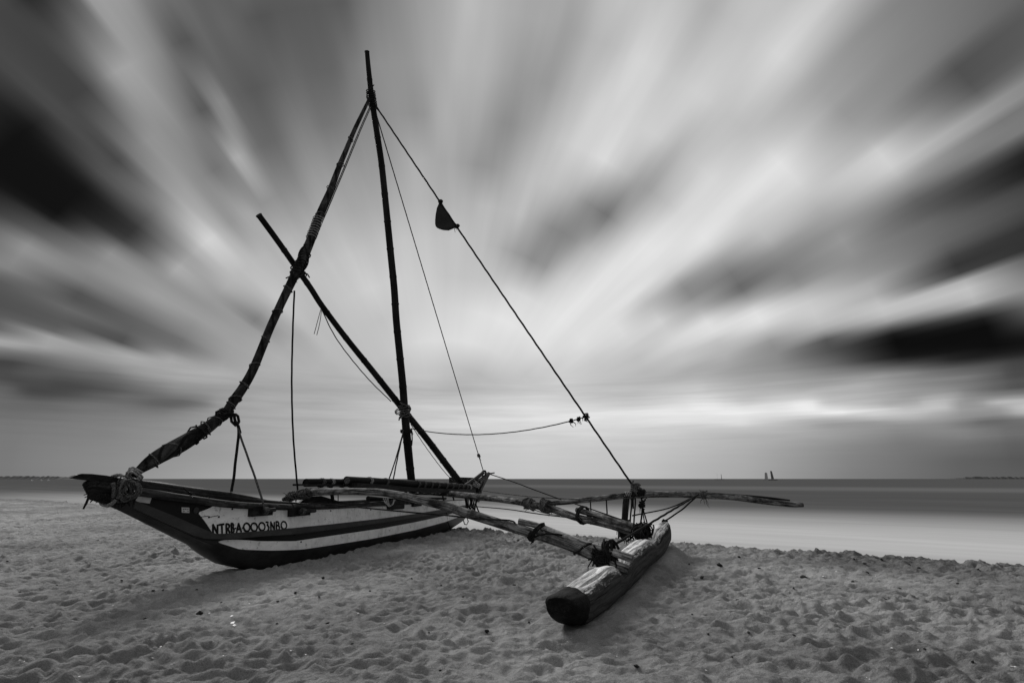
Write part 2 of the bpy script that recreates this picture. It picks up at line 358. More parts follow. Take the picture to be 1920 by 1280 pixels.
# ------------------------------------------------------------------ mesh helpers
def tag(o, label=None, cat=None, group=None, kind=None):
    if label: o['label'] = label
    if cat: o['category'] = cat
    if group: o['group'] = group
    if kind: o['kind'] = kind
    return o
def empty(name, loc, label, cat, group=None):
    o = bpy.data.objects.new(name, None); COL.objects.link(o); o.location = loc; o.empty_display_size = 0.2
    return tag(o, label, cat, group)
def rootloc(p):
    v = Vector((0, 0, 0))
    while p is not None: v += p.location; p = p.parent
    return v
class MB:
    def __init__(s): s.v = []; s.f = []; s.uv = []; s.mi = []; s.sm = []
    def add(s, verts, faces, uvs=None, smooth=True, mi=0):
        o = len(s.v); s.v += [tuple(v) for v in verts]
        for k, f in enumerate(faces):
            s.f.append([i+o for i in f]); s.uv.append(uvs[k] if uvs else [(0, 0)]*len(f)); s.sm.append(smooth); s.mi.append(mi)
    def build(s, name, mats, parent=None, origin=None):
        if not isinstance(mats, (list, tuple)): mats = [mats]
        off = rootloc(parent) if parent is not None else (Vector(origin) if origin is not None else Vector((0, 0, 0)))
        me = bpy.data.meshes.new(name)
        me.from_pydata([(v[0]-off[0], v[1]-off[1], v[2]-off[2]) for v in s.v], [], s.f)
        for m in mats: me.materials.append(m)
        uvl = me.uv_layers.new(name='UVMap')
        flat = [c for f in s.uv for uv in f for c in uv]
        uvl.data.foreach_set('uv', flat)
        me.polygons.foreach_set('material_index', s.mi); me.polygons.foreach_set('use_smooth', s.sm)
        me.validate(); me.update()
        o = bpy.data.objects.new(name, me); COL.objects.link(o)
        if parent is not None: o.parent = parent
        elif origin is not None: o.location = origin
        return o
def catmull(P, step):
    P = [np.array(p, float) for p in P]
    if len(P) == 2:
        n = max(2, int(np.linalg.norm(P[1][:3]-P[0][:3])/step)+1)
        return [P[0]+(P[1]-P[0])*t for t in np.linspace(0, 1, n)]
    Q = [2*P[0]-P[1]] + P + [2*P[-1]-P[-2]]; out = []
    for i in range(1, len(Q)-2):
        p0, p1, p2, p3 = Q[i-1:i+3]; n = max(1, int(np.linalg.norm(p2[:3]-p1[:3])/step))
        for k in range(n):
            t = k/n; out.append(0.5*((2*p1)+(-p0+p2)*t+(2*p0-5*p1+4*p2-p3)*t*t+(-p0+3*p1-3*p2+p3)*t**3))
    out.append(P[-1]); return out
def tube(mb, pts, rad, sides=10, step=0.08, rough=0.0, node=0.0, fold=None, seed=0, mi=0, cap=True):
    """pts in the place, rad a number or one per point; fold=(count, turns per metre, depth)"""
    if not hasattr(rad, '__len__'): rad = [rad]*len(pts)
    Q = catmull([(p[0], p[1], p[2], r) for p, r in zip(pts, rad)], step)
    C = np.array([q[:3] for q in Q]); R = np.array([max(q[3], 1e-4) for q in Q]); n = len(C)
    T = np.gradient(C, axis=0); T /= np.linalg.norm(T, axis=1)[:, None]+1e-12
    a = np.array([0, 0, 1.0]) if abs(T[0][2]) < 0.9 else np.array([1.0, 0, 0])
    U = np.cross(T[0], a); U /= np.linalg.norm(U)
    L = 0.0; rg = np.random.default_rng(seed); ph = rg.uniform(0, 6.28, 8)
    verts = []; Ls = []
    nodes = None
    for i in range(n):
        if i:
            L += np.linalg.norm(C[i]-C[i-1])
            U = U - T[i]*np.dot(U, T[i]); U /= np.linalg.norm(U)
        Vv = np.cross(T[i], U); Ls.append(L)
        for k in range(sides):
            th = 2*math.pi*k/sides; r = R[i]
            if rough: r *= 1 + rough*(math.sin(2*th+ph[0]+L*1.7)*0.45+math.sin(3*th+ph[1]-L*3.1)*0.35+math.sin(th+ph[2]+L*6.3)*0.3+math.sin(5*th+ph[3]+L*11)*0.15)
            if fold: r *= 1 + fold[2]*math.sin(fold[0]*th+fold[1]*6.283*L) + fold[2]*0.5*math.sin((fold[0]+2)*th+fold[1]*6.283*L*1.0+1.3)
            if node:
                m = (L/node) % 1.0; m = min(m, 1-m)*node
                r *= 1 + 0.13*math.exp(-(m/0.018)**2)
            verts.append(C[i]+(U*math.cos(th)+Vv*math.sin(th))*r)
    faces = []; uvs = []
    for i in range(n-1):
        for k in range(sides):
            k2 = (k+1) % sides; faces.append([i*sides+k, i*sides+k2, (i+1)*sides+k2, (i+1)*sides+k])
            c = 2*math.pi*max(R[i], 0.01); u0, u1 = c*k/sides, c*(k+1)/sides
            uvs.append([(u0, Ls[i]), (u1, Ls[i]), (u1, Ls[i+1]), (u0, Ls[i+1])])
    mb.add(verts, faces, uvs, True, mi)
    if cap:
        for e in (0, n-1):
            ring = [verts[e*sides+k] for k in range(sides)]; c = C[e] + (T[e] if e else -T[e])*R[e]*0.12
            fs = [[k, (k+1) % sides, sides] if e else [(k+1) % sides, k, sides] for k in range(sides)]
            mb.add(ring+[c], fs, [[(0, 0), (0.02, 0), (0.01, 0.02)]]*sides, False, mi)
    return C, T
def pole(name, pts, rad, m, parent, **kw):
    mb = MB(); tube(mb, pts, rad, **kw); return mb.build(name, m, parent)
def rope(name, pts, r, m, parent, step=0.05, fuzz=True, mb=None):
    own = mb is None
    if own: mb = MB()
    L = sum((Vector(pts[i+1])-Vector(pts[i])).length for i in range(len(pts)-1))
    if L > 4: step = max(step, 0.09)
    tube(mb, pts, r, sides=6, step=step, fold=(3, 3.2, 0.12), cap=True)
    if own: return mb.build(name, m, parent)
def sagged(a, b, sag, n=9):
    a, b = Vector(a), Vector(b); return [a.lerp(b, t/(n-1)) - Vector((0, 0, sag*4*(t/(n-1))*(1-t/(n-1)))) for t in range(n)]
def lashing(mb, c, ax, R, width, turns, r=0.012, cross=0, loose=2, seed=0, mi=0, jitter=0.25):
    rg = random.Random(seed); c = Vector(c); ax = Vector(ax).normalized()
    a = Vector((0, 0, 1)) if abs(ax.z) < 0.9 else Vector((1, 0, 0)); U = ax.cross(a).normalized(); V = ax.cross(U)
    pts = []; n = int(turns*9)
    for i in range(n+1):
        t = i/n; th = t*turns*2*math.pi
        rr_ = R + r*0.8 + r*1.2*rg.random()*jitter*4
        pts.append(c + ax*((t-0.5)*width + rg.uniform(-1, 1)*r*jitter*2) + (U*math.cos(th)+V*math.sin(th))*rr_)
    tube(mb, pts, r, sides=5, step=0.05, mi=mi)
    for k in range(cross):
        th0 = rg.uniform(0, 6.28); P = []
        for i in range(10):
            t = i/9; th = th0 + t*2*math.pi*0.9
            P.append(c + ax*((t-0.5)*width*1.5*(-1)**k) + (U*math.cos(th)+V*math.sin(th))*(R+r*2.6))
        tube(mb, P, r, sides=5, step=0.05, mi=mi)
    for k in range(loose):
        th = rg.uniform(0, 6.28); s0 = c + ax*rg.uniform(-.5, .5)*width + (U*math.cos(th)+V*math.sin(th))*(R+r)
        e = s0 + Vector((rg.uniform(-.05, .05), rg.uniform(-.05, .05), -rg.uniform(.05, .16)))
        tube(mb, [s0, (s0+e)/2+Vector((rg.uniform(-.03, .03), 0, 0)), e], [r*.8, r*.6, r*.3], sides=4, step=0.05, mi=mi)
def prism(mb, quad, thick, n=None, mi=0, smooth=False):
    """a slab: polygon given by its corner points, pushed back by thick along -n"""
    q = [Vector(p) for p in quad]
    if n is None: n = (q[1]-q[0]).cross(q[2]-q[0]).normalized()
    b = [p - Vector(n)*thick for p in q]; k = len(q)
    faces = [list(range(k)), [k+i for i in range(k)][::-1]] + [[i, i+k, (i+1) % k + k, (i+1) % k] for i in range(k)]
    uvs = []
    for f in faces:
        P = [(q+b)[i] for i in f]; uvs.append([(p.z*0.7, (p.x+p.y)) for p in P])
    mb.add(q+b, faces, uvs, smooth, mi)
def plank(mb, path, width, thick, side_dir, step=0.2, mi=0):
    """a board following a path; side_dir = width direction"""
    Q = catmull(path, step); sd = Vector(side_dir).normalized(); vs = []; L = 0; Ls = []
    for i, q in enumerate(Q):
        q = Vector(q[:3]);
        if i: L += (q-Vector(Q[i-1][:3])).length
        Ls.append(L)
        for a, z in ((-.5, .5), (.5, .5), (.5, -.5), (-.5, -.5)): vs.append(q + sd*(a*width) + Vector((0, 0, z*thick)))
    fs = []; uv = []
    for i in range(len(Q)-1):
        for k in range(4):
            fs.append([i*4+k, i*4+(k+1) % 4, i*4+4+(k+1) % 4, i*4+4+k]); u0, u1 = k*0.1, k*0.1+(width if k % 2 == 0 else thick)
            uv.append([(u0, Ls[i]), (u1, Ls[i]), (u1, Ls[i+1]), (u0, Ls[i+1])])
    e = (len(Q)-1)*4
    fs += [[3, 2, 1, 0], [e, e+1, e+2, e+3]]; uv += [[(0, 0), (.1, 0), (.1, .05), (0, .05)]]*2
    mb.add(vs, fs, uv, False, mi)

# ------------------------------------------------------------------ ground, sea, far coast
def hash2(ix, iy, k):
    h = (ix.astype(np.int64)*374761393 + iy.astype(np.int64)*668265263 + k*2147483647) & 0xffffffff
    h = ((h ^ (h >> 13))*1274126177) & 0xffffffff
    return ((h ^ (h >> 16)) & 0xffffff)/float(0xffffff)
def vnoise(x, y, k=0):
    ix, iy = np.floor(x), np.floor(y); fx, fy = x-ix, y-iy
    fx = fx*fx*fx*(fx*(fx*6-15)+10); fy = fy*fy*fy*(fy*(fy*6-15)+10)
    a = hash2(ix, iy, k); b = hash2(ix+1, iy, k); c = hash2(ix, iy+1, k); d = hash2(ix+1, iy+1, k)
    return (a*(1-fx)+b*fx)*(1-fy)+(c*(1-fx)+d*fx)*fy - 0.5
def pits(x, y, size, k, dens=0.85, asp=1.35):
    gx, gy = x/size, y/size; ix, iy = np.floor(gx), np.floor(gy); out = np.zeros_like(x)
    for dx_ in (-1, 0, 1):
        for dy_ in (-1, 0, 1):
            jx, jy = ix+dx_, iy+dy_
            cx = jx+hash2(jx, jy, k+1); cy = jy+hash2(jx, jy, k+2); on = hash2(jx, jy, k+3) < dens
            rad = 0.42+0.38*hash2(jx, jy, k+4); an = hash2(jx, jy, k+5)*1.6-0.8; dep = 0.35+0.65*hash2(jx, jy, k+6)
            ex, ey = gx-cx, gy-cy; u = (ex*np.cos(an)+ey*np.sin(an))/(rad*asp*0.62); v = (-ex*np.sin(an)+ey*np.cos(an))/(rad*0.62)
            d2 = u*u+v*v
            out -= np.where(on, dep*(np.exp(-d2*d2*0.9) - 0.45*np.exp(-((np.sqrt(d2)-1.45)/0.42)**2)), 0)
    return out
SHQ = 10.65
def sandz(x, y, fine=True):
    x = np.asarray(x, float); y = np.asarray(y, float)
    q = 0.55*x+0.835*y
    wx = x+0.10*vnoise(x*2.3, y*2.3, 51); wy = y+0.10*vnoise(x*2.3, y*2.3, 52)
    amp = 0.80+0.55*np.clip(0.5+1.5*vnoise(x*0.75, y*0.75, 9)+0.6*vnoise(x*1.9, y*1.9, 19), 0, 1)
    amp = amp*(1+0.7*np.clip((y-6.5)/9, 0, 1))
    z = 0.05*vnoise(x*0.5, y*0.5, 3) + 0.035*vnoise(x*1.5, y*1.5, 4)
    z += amp*(0.025*pits(wx, wy, 0.185, 20, 0.88, 1.8) + 0.017*pits(wx+.1, wy, 0.10, 40, 0.9, 1.7) + 0.012*pits(wx-.3, wy+.2, 0.31, 70, 0.5, 1.5) + 0.014*vnoise(wx*3, wy*6, 5)) + 0.010*vnoise(wx*12, wy*17, 6) + 0.006*vnoise(wx*26, wy*36, 61)
    z += 0.0035*vnoise(x*34, y*34, 7)
    cr = np.exp(-((q-SHQ+0.5)/0.9)**2)
    z += cr*(0.012*np.abs(vnoise(x*5.5, y*5.5, 12)) + 0.045*np.maximum(vnoise(x*9, y*9, 8)-.12, 0) + 0.025*vnoise(x*21, y*21, 13))
    edge = SHQ + 0.35*vnoise(x*0.6, y*0.6, 10) + 0.25*vnoise(x*2.1, y*2.1, 11)
    e = np.maximum(q-edge, 0); z = z*np.clip(1-e/3, 0, 1) - np.minimum(e*0.75, 2.6)
    # scour and heap where the hull and the float lie
    for (p0, p1, r0, dz, ts, zb) in KEELS:
        d = np.array(p1)-np.array(p0); Lk = np.hypot(*d); d = d/Lk
        tt = (x-p0[0])*d[0]+(y-p0[1])*d[1]; t = np.clip(tt, 0, Lk); dist = np.hypot(x-p0[0]-t*d[0], y-p0[1]-t*d[1])
        w = np.exp(-(dist/(r0*1.3))**4); z = z*(1-w) + np.interp(t, ts, zb)*w + 0.25*w*z
        z = z + dz*np.exp(-((dist-r0*1.3)/(r0*0.45))**2)
    return z
k0, k1 = H(-0.4, 0, 0), H(7.2, 0, 0)
FA = Vector((0.365, 4.42, 0)); FD = Vector((2.22, 4.68, 0)).normalized(); FL = 5.18
f0, f1 = FA+FD*0.35, FA+FD*4.9
def kz_(px, py): p = onh(px, py, .22); return (p-k0).dot(HD), p.z
kl = [kz_(*q) for q in ((430, 1049), (480, 1060), (520, 1063), (600, 1056), (700, 1036), (800, 1010), (850, 988))]
print('keel', kl)
KEELS = [((k0.x, k0.y), (k1.x, k1.y), 0.26, 0.012, [q[0] for q in kl], [min(q[1], 0.10)-0.055 for q in kl]),
         ((f0.x, f0.y), (f1.x, f1.y), 0.20, 0.03, [0, 1.3, 2.0, 2.8, 3.8, 4.4], [.02, .02, .055, .09, .13, .16])]
def axis_lines(a, b, d0, g, dmax):
    out = [0.0]; d = d0
    while out[-1] < b: out.append(out[-1]+d); d = min(d*g, dmax)
    return out
ys = [1.6]; d = 0.014
while ys[-1] < 130:
    ys.append(ys[-1]+d); d = 0.013*max(1.0, (ys[-1]/3.0)**1.2)
    if ys[-1] > 32: d = max(d, 0.5*(ys[-1]/32)**1.5)
ys = [-12, -6, -2, 0, 0.8, 1.2, 1.4]+ys
pos = [0.0]; d = 0.016
while pos[-1] < 95:
    d = 0.018 if pos[-1] < 3.2 else 0.018*(pos[-1]/3.2)**1.15 if pos[-1] < 14 else 0.018*(pos[-1]/3.2)**1.32; pos.append(pos[-1]+d)
xs = sorted([-p for p in pos[1:]]+pos)
X, Y = np.meshgrid(np.array(xs), np.array(ys)); Z = sandz(X.ravel(), Y.ravel()).reshape(X.shape)
def grid_mesh(name, X, Y, Z, m):
    ny, nx = X.shape; co = np.stack([X.ravel(), Y.ravel(), Z.ravel()], 1).astype(np.float32)
    idx = np.arange(ny*nx).reshape(ny, nx)
    q = np.stack([idx[:-1, :-1], idx[:-1, 1:], idx[1:, 1:], idx[1:, :-1]], -1).reshape(-1, 4).astype(np.int32)
    me = bpy.data.meshes.new(name); me.vertices.add(len(co)); me.vertices.foreach_set('co', co.ravel())
    me.loops.add(q.size); me.loops.foreach_set('vertex_index', q.ravel()); me.polygons.add(len(q))
    me.polygons.foreach_set('loop_start', np.arange(0, q.size, 4, dtype=np.int32))
    me.polygons.foreach_set('use_smooth', np.ones(len(q), bool)); me.update(calc_edges=True); me.validate()
    me.materials.append(m); o = bpy.data.objects.new(name, me); COL.objects.link(o); return o
print('sand grid', X.shape)
sand = grid_mesh('beach_sand', X, Y, Z, M['sand']); tag(sand, kind='structure')
mb = MB(); R_ = 26000
mb.add([(-R_, -60, -0.45), (R_, -60, -0.45), (R_, R_, -0.45), (-R_, R_, -0.45)], [[0, 1, 2, 3]], None, False)
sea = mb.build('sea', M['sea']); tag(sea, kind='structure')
mb = MB(); mb.add([(-400, -60, -0.75), (400, -60, -0.75), (400, 400, -3.0), (-400, 400, -3.0)], [[0, 1, 2, 3]], None, False)
sb = mb.build('sea_bed', M['sand']); tag(sb, kind='structure')
def coast(name, px0, px1, hpx, Yd, seed):
    mb = MB(); n = 70; rg = np.random.default_rng(seed); v = []; f = []
    for i in range(n):
        t = i/(n-1); px = px0+(px1-px0)*t; p = onY(px, 897, Yd); h = hpx/F*Yd*min(1, 6*min(t, 1-t)+0.02)*(0.6+0.4*rg.random())
        for dy, hh in ((-20, -1), (0, h), (60, h*0.8), (90, -1)): v.append((p.x, Yd+dy, hh))
    for i in range(n-1):
        for k in range(3): f.append([i*4+k, i*4+4+k, i*4+5+k, i*4+k+1])
    mb.add(v, f, None, False); o = mb.build(name, M['coast']); return tag(o, kind='structure')
coast('far_coast', -160, 158, 6.0, 2600, 3)
hl = coast('far_headland', 1770, 2080, 4.5, 3800, 5); hl.data.materials[0] = mat('hazy headland', f_hull(0.10, 0.11, 0.95))  # haze is in the headland's even grey, not in the air

# ------------------------------------------------------------------ the boat
root = empty('outrigger_sailing_canoe', B0, 'weathered wooden outrigger sailing canoe with two bamboo spars and furled sail on the sand', 'boat')

def curve_fn(pts):
    xs = np.array([p[0] for p in pts], float); yv = np.array([p[1] for p in pts], float)
    return lambda x: float(np.interp(x, xs, yv))
gun = curve_fn([(195, 912), (250, 921), (290, 929), (330, 936), (400, 946), (450, 951), (500, 954), (560, 955), (620, 953), (700, 949), (760, 945), (800, 942), (850, 938), (892, 936)])
st_t = curve_fn([(195, 925), (245, 936), (320, 966), (375, 991), (402, 1003), (450, 999), (500, 995), (552, 990), (620, 983), (716, 972), (780, 963), (835, 954), (870, 947), (892, 943)])
st_b = curve_fn([(195, 929), (235, 946), (300, 976), (340, 993), (375, 1010), (410, 1010), (445, 1009), (500, 1004), (552, 1001), (620, 992), (716, 979), (780, 969), (835, 960), (870, 951), (892, 945)])
wb_t = curve_fn([(195, 930), (235, 947), (300, 977), (375, 1011), (410, 1012), (445, 1011), (490, 1014), (552, 1014), (620, 1004), (716, 990), (780, 978), (835, 966), (870, 955), (892, 946)])
wb_b = curve_fn([(195, 931), (235, 948), (300, 978), (375, 1013), (400, 1020), (426, 1025), (452, 1030), (509, 1032), (565, 1030), (620, 1022), (696, 1010), (780, 993), (835, 978), (870, 965), (892, 948)])
kb = curve_fn([(195, 932), (235, 949), (300, 979), (375, 1014), (400, 1033), (430, 1049), (480, 1060), (520, 1063), (600, 1056), (700, 1036), (800, 1010), (850, 988), (870, 974), (892, 950)])
rows = [(gun, 0.27), (st_t, 0.30), (st_b, 0.312), (wb_t, 0.325), (wb_b, 0.33), (kb, 0.22)]
SA = s_of(onh(200, 930)); SE = s_of(onh(890, 945))
def taper(s, low=False):
    a = min(max((s-SA)/(2.3 if not low else 2.9), 0), 1); b = min(max((SE-s)/3.4, 0), 1)
    return max(0.10, math.sin(a*math.pi/2)**0.8*math.sin(b*math.pi/2)**0.7)
def solve(fn, s, w):
    z = 0.5
    for _ in range(14):
        px, py = proj(H(s, w, z)); r = ray(px, fn(px)); p = onv(px, fn(px), B0+HN*w, HD); z = p.z
    return z
STN = list(np.linspace(SA, SE, 110))
NEAR = []
for s in STN:
    NEAR.append([(w*taper(s, i > 2), solve(fn, s, w*taper(s, i > 2))) for i, (fn, w) in enumerate(rows)])
print('hull s', SA, SE, [round(NEAR[i][5][1], 3) for i in range(0, 110, 8)], [round(NEAR[i][0][1], 3) for i in range(0, 110, 8)])
def near_at(s):
    t = (s-SA)/(SE-SA)*109; i = int(min(max(t, 0), 108)); f = t-i
    return [(a[0]*(1-f)+b[0]*f, a[1]*(1-f)+b[1]*f) for a, b in zip(NEAR[i], NEAR[i+1])]
def rowp(s, r, out=0.0):
    R = near_at(s); i = int(min(r, 4.999)); f = r-i
    return H(s, R[i][0]*(1-f)+R[i+1][0]*f+out, R[i][1]*(1-f)+R[i+1][1]*f)
def surf(s, z, out=0.0):
    R = near_at(s)
    for i in range(5):
        if R[i][1] >= z >= R[i+1][1]:
            f = (R[i][1]-z)/max(R[i][1]-R[i+1][1], 1e-6); return H(s, R[i][0]*(1-f)+R[i+1][0]*f+out, z)
    return H(s, R[0][0]+out, z)
mb = MB(); vs = []; fs = []
for s, N_ in zip(STN, NEAR):
    prof = []
    th = 0.035
    for i in range(5):
        a, b = N_[i], N_[i+1]
        for k in range(3): t = k/3; prof.append((a[0]+(b[0]-a[0])*t, a[1]+(b[1]-a[1])*t))
    kz = N_[5][1]; kw = N_[5][0]
    prof += [(kw, kz), (kw*0.7, kz-0.035), (kw*0.3, kz-0.055), (0, kz-0.06)]
    full = prof + [(-w, z) for w, z in prof[:-1]][::-1]
    gz = N_[0][1]; gw = N_[0][0]
    iw = max(gw-0.03, gw*0.3)
    inner = [(-iw, gz), (-iw, (gz*0.45+N_[3][1]*0.55)), (iw, (gz*0.45+N_[3][1]*0.55)), (iw, gz)]
    full += inner
    vs += [H(s, w, z) for w, z in full]; K = len(full)
for i in range(len(STN)-1):
    for k in range(K): fs.append([i*K+k, i*K+(k+1) % K, (i+1)*K+(k+1) % K, (i+1)*K+k])
fs.append(list(range(K))[::-1]); fs.append([(len(STN)-1)*K+k for k in range(K)])
mb.add(vs, fs, None, True); hull = mb.build('hull', M['hull'], root)

def strip(name, r0, r1, sfun, s1, out, m, nu=70, nv=6, thick=0.0, parent=None):
    mb = MB(); v = []; f = []
    for j in range(nv+1):
        r = r0+(r1-r0)*j/nv; s0 = sfun(j/nv)
        for i in range(nu+1): s = s0+(s1-s0)*i/nu; v.append(rowp(s, r, out))
    for j in range(nv):
        for i in range(nu): a = j*(nu+1)+i; f.append([a, a+nu+1, a+nu+2, a+1])
    n0 = len(v); v += [Vector(p)-HN*(out+0.002) for p in v[:n0]]
    bd = [i for i in range(nu+1)]+[j*(nu+1)+nu for j in range(1, nv+1)]+[nv*(nu+1)+i for i in range(nu-1, -1, -1)]+[j*(nu+1) for j in range(nv-1, 0, -1)]
    for a, b in zip(bd, bd[1:]+bd[:1]): f.append([a, b, b+n0, a+n0])
    mb.add(v, f, None, False); return mb.build(name, m, parent or hull)
s405 = s_of(onh(405, 946, 0.25)); s375 = s_of(onh(376, 967, 0.25)); s402 = s_of(onh(404, 1002, 0.27))
def wpst(t): return s405+(s375-s405)*min(t/0.38, 1) if t < 0.38 else s375+(s402-s375)*(t-0.38)/0.62
strip('white_panel', 0.04, 1.0, wpst, SE-0.06, 0.004, M['white'], nv=12)
mb = MB(); v = []; f = []
for j in range(9):
    t = j/8; s1_ = wpst(t)
    for i in range(31): v.append(rowp(SA+0.15+(s1_-SA-0.15)*i/30, 0.03+0.97*t, 0.003))
for j in range(8):
    for i in range(30): a = j*31+i; f.append([a, a+31, a+32, a+1])
mb.add(v, f, None, False); mb.build('bow_panel', M['black'], hull)
strip('rub_strake', 0.97, 1.98, lambda t: SA+0.25, SE-0.03, 0.028, M['strake'])
strip('black_stripe', 2.06, 2.96, lambda t: s_of(onh(445, 1009, .3)), SE-0.3, 0.004, M['black'], nv=3)
s_wb = s_of(onh(416, 1016, 0.29)); s_wb2 = s_of(onh(445, 1011, 0.29)); s_wb3 = s_of(onh(450, 1029, 0.29))
strip('white_stripe', 3.0, 3.98, lambda t: s_wb+(abs(t-0.35)/0.65)**2.2*(s_wb3-s_wb), SE-0.25, 0.005, M['white'], nv=12)
# lettering, brushed by hand
def arc(cx, cy, rx, ry, a0, a1, n=12): return [(cx+rx*math.cos(math.radians(a0+(a1-a0)*i/n)), cy+ry*math.sin(math.radians(a0+(a1-a0)*i/n))) for i in range(n+1)]
GL = {'N': [[(0.05, 0), (0.12, 1)], [(0.12, 1), (0.75, 0.02)], [(0.75, 0.02), (0.85, 1)]],
      'T': [[(0.0, 0.95), (0.9, 1.0)], [(0.45, 0.97), (0.42, 0)]],
      'R': [[(0.1, 0), (0.12, 1)], [(0.12, 1)]+arc(0.40, 0.76, 0.38, 0.23, 85, -90, 8)+[(0.12, 0.5)], [(0.35, 0.52), (0.85, 0)]],
      'B': [[(0.1, 0), (0.12, 1)], [(0.12, 1)]+arc(0.38, 0.77, 0.32, 0.22, 85, -90, 8)+[(0.12, 0.54)], [(0.12, 0.54)]+arc(0.42, 0.28, 0.38, 0.27, 85, -90, 8)+[(0.1, 0)]],
      '-': [[(0.25, 0.45), (0.75, 0.47)]],
      'A': [[(0.0, 0), (0.45, 1)], [(0.45, 1), (0.85, 0)], [(0.18, 0.36), (0.72, 0.36)]],
      '0': [arc(0.5, 0.5, 0.42, 0.47, 90, 450, 20)],
      '3': [[(0.1, 1), (0.75, 0.98), (0.35, 0.6)]+arc(0.38, 0.30, 0.40, 0.30, 70, -120, 10)]}
txt = [('N', 402, 413), ('T', 414, 424), ('R', 425, 433), ('B', 434, 440), ('-', 440, 444), ('A', 443, 453), ('-', 453, 456), ('0', 455, 468), ('0', 468, 481), ('0', 482, 495), ('3', 496, 502), ('N', 504, 513), ('B', 514, 522), ('0', 523, 535)]
mb = MB()
base = curve_fn([(400, 1001.5), (456, 996.5), (535, 991.5)]); topl = curve_fn([(400, 983.5), (440, 981), (535, 976.5)])
for ci, (ch, x0, x1) in enumerate(txt):
    wob_ = RNG.uniform(-0.6, 0.6)
    for stroke in GL[ch]:
        P = []
        for (a, b) in stroke:
            px = x0+(x1-x0)*a; py = base(px)+(topl(px)-base(px))*b+wob_*0.5
            p = onh(px, py, 0.27); P.append(p)
        hw = 0.0125 if ch != '-' else 0.010
        Pc = [Vector(q[:3]) for q in catmull(P, 0.02)]
        L, Rr = [], []
        for i, p in enumerate(Pc):
            t = (Pc[min(i+1, len(Pc)-1)]-Pc[max(i-1, 0)]).normalized(); nrm = t.cross(HN).normalized()
            e = 1.12-0.3*abs(i/(len(Pc)-1)-0.4)
            L.append(p+nrm*hw*e); Rr.append(p-nrm*hw*e)
        L[0] -= (Pc[1]-Pc[0]).normalized()*hw*0.7; Rr[0] -= (Pc[1]-Pc[0]).normalized()*hw*0.7
        V3 = [surf(s_of(p), p.z, 0.0085) for p in L+Rr]; n = len(L)
        mb.add(V3, [[i, i+1, n+i+1, n+i] for i in range(n-1)], None, False)
mb.build('registration_lettering', M['black'], hull)
# long thin brush marks at the point of the white panel
mb = MB()
for a, b in (((379, 969), (394, 967)), ((396, 969), (411, 966))):
    tube(mb, [surf(s_of(onh(*a, .25)), onh(*a, .25).z, 0.008), surf(s_of(onh(*b, .25)), onh(*b, .25).z, 0.008)], 0.004, sides=5)
mb.build('brush_marks', M['black'], hull)
for a in ((395, 969), (412, 968.5), (436, 954), (617, 957), (692, 955), (556, 1015), (546, 1002)):
    p = onh(*a, .25); c = surf(s_of(p), p.z, 0.004); mb = MB(); tube(mb, [c, c+HN*0.012], 0.011, sides=8); mb.build('bolt_head', M['black'], hull)
for (quad, nm) in ((((268, 930), (290, 933), (286, 943.5), (262, 940)), 'blank_sticker'), (((339, 950.5), (352, 951), (351.5, 961), (339, 960.5)), 'square_plate')):
    mb = MB(); P = []
    for q in quad: p = onh(*q, 0.16); P.append(surf(s_of(p), p.z, 0.012))
    c = HN; prism(mb, P[::-1], 0.006, n=HN); o = mb.build(nm, M['sticker'], hull)
    if nm == 'square_plate':
        mb = MB()
        for (x, y) in ((342, 954), (345.5, 954), (349, 954), (342, 958), (349, 958)):
            p = onh(x, y, .16); c = surf(s_of(p), p.z, 0.013); tube(mb, [c, c+HN*0.004], 0.0065, sides=6)
        mb.build('plate_marks', M['black'], hull)
p = onh(368, 956, .2); c = surf(s_of(p), p.z, 0.006); mb = MB(); tube(mb, [c, c+HN*0.008], 0.035, sides=20); mb.build('round_badge', M['strake'], hull)
# shoe where the dugout begins
# gunwale rails
def gl(s, w, dz=0.0):
    R = near_at(s); return H(s, w*taper(s)/0.27, R[0][1]+dz)
def off(px, py, w): return onh(px, py, w)
pts = [off(257, 920, .12), off(300, 927, .17), off(330, 932, .2), off(381, 939, .26), off(420, 944, .29), off(466, 947.5, .30), off(510, 949, .31), off(545, 950, .31)]
pole('gunwale_rail', pts, [.045, .048, .045, .045, .045, .042, .04, .036], M['rail'], root, rough=0.06, sides=12, seed=3)
pts = [off(548, 950, .31), off(600, 949.5, .31), off(660, 947, .31), off(700, 944, .31), off(740, 941, .31), off(790, 937, .29)]
pole('gunwale_rail', pts, [.038, .036, .035, .036, .04, .035], M['rail'], root, rough=0.08, sides=12, seed=5)
pole('gunwale_rail', [gl(s, -0.29, 0.03) for s in np.linspace(SA+0.3, SE-0.8, 12)], .035, M['rail'], root, rough=0.08, seed=8)
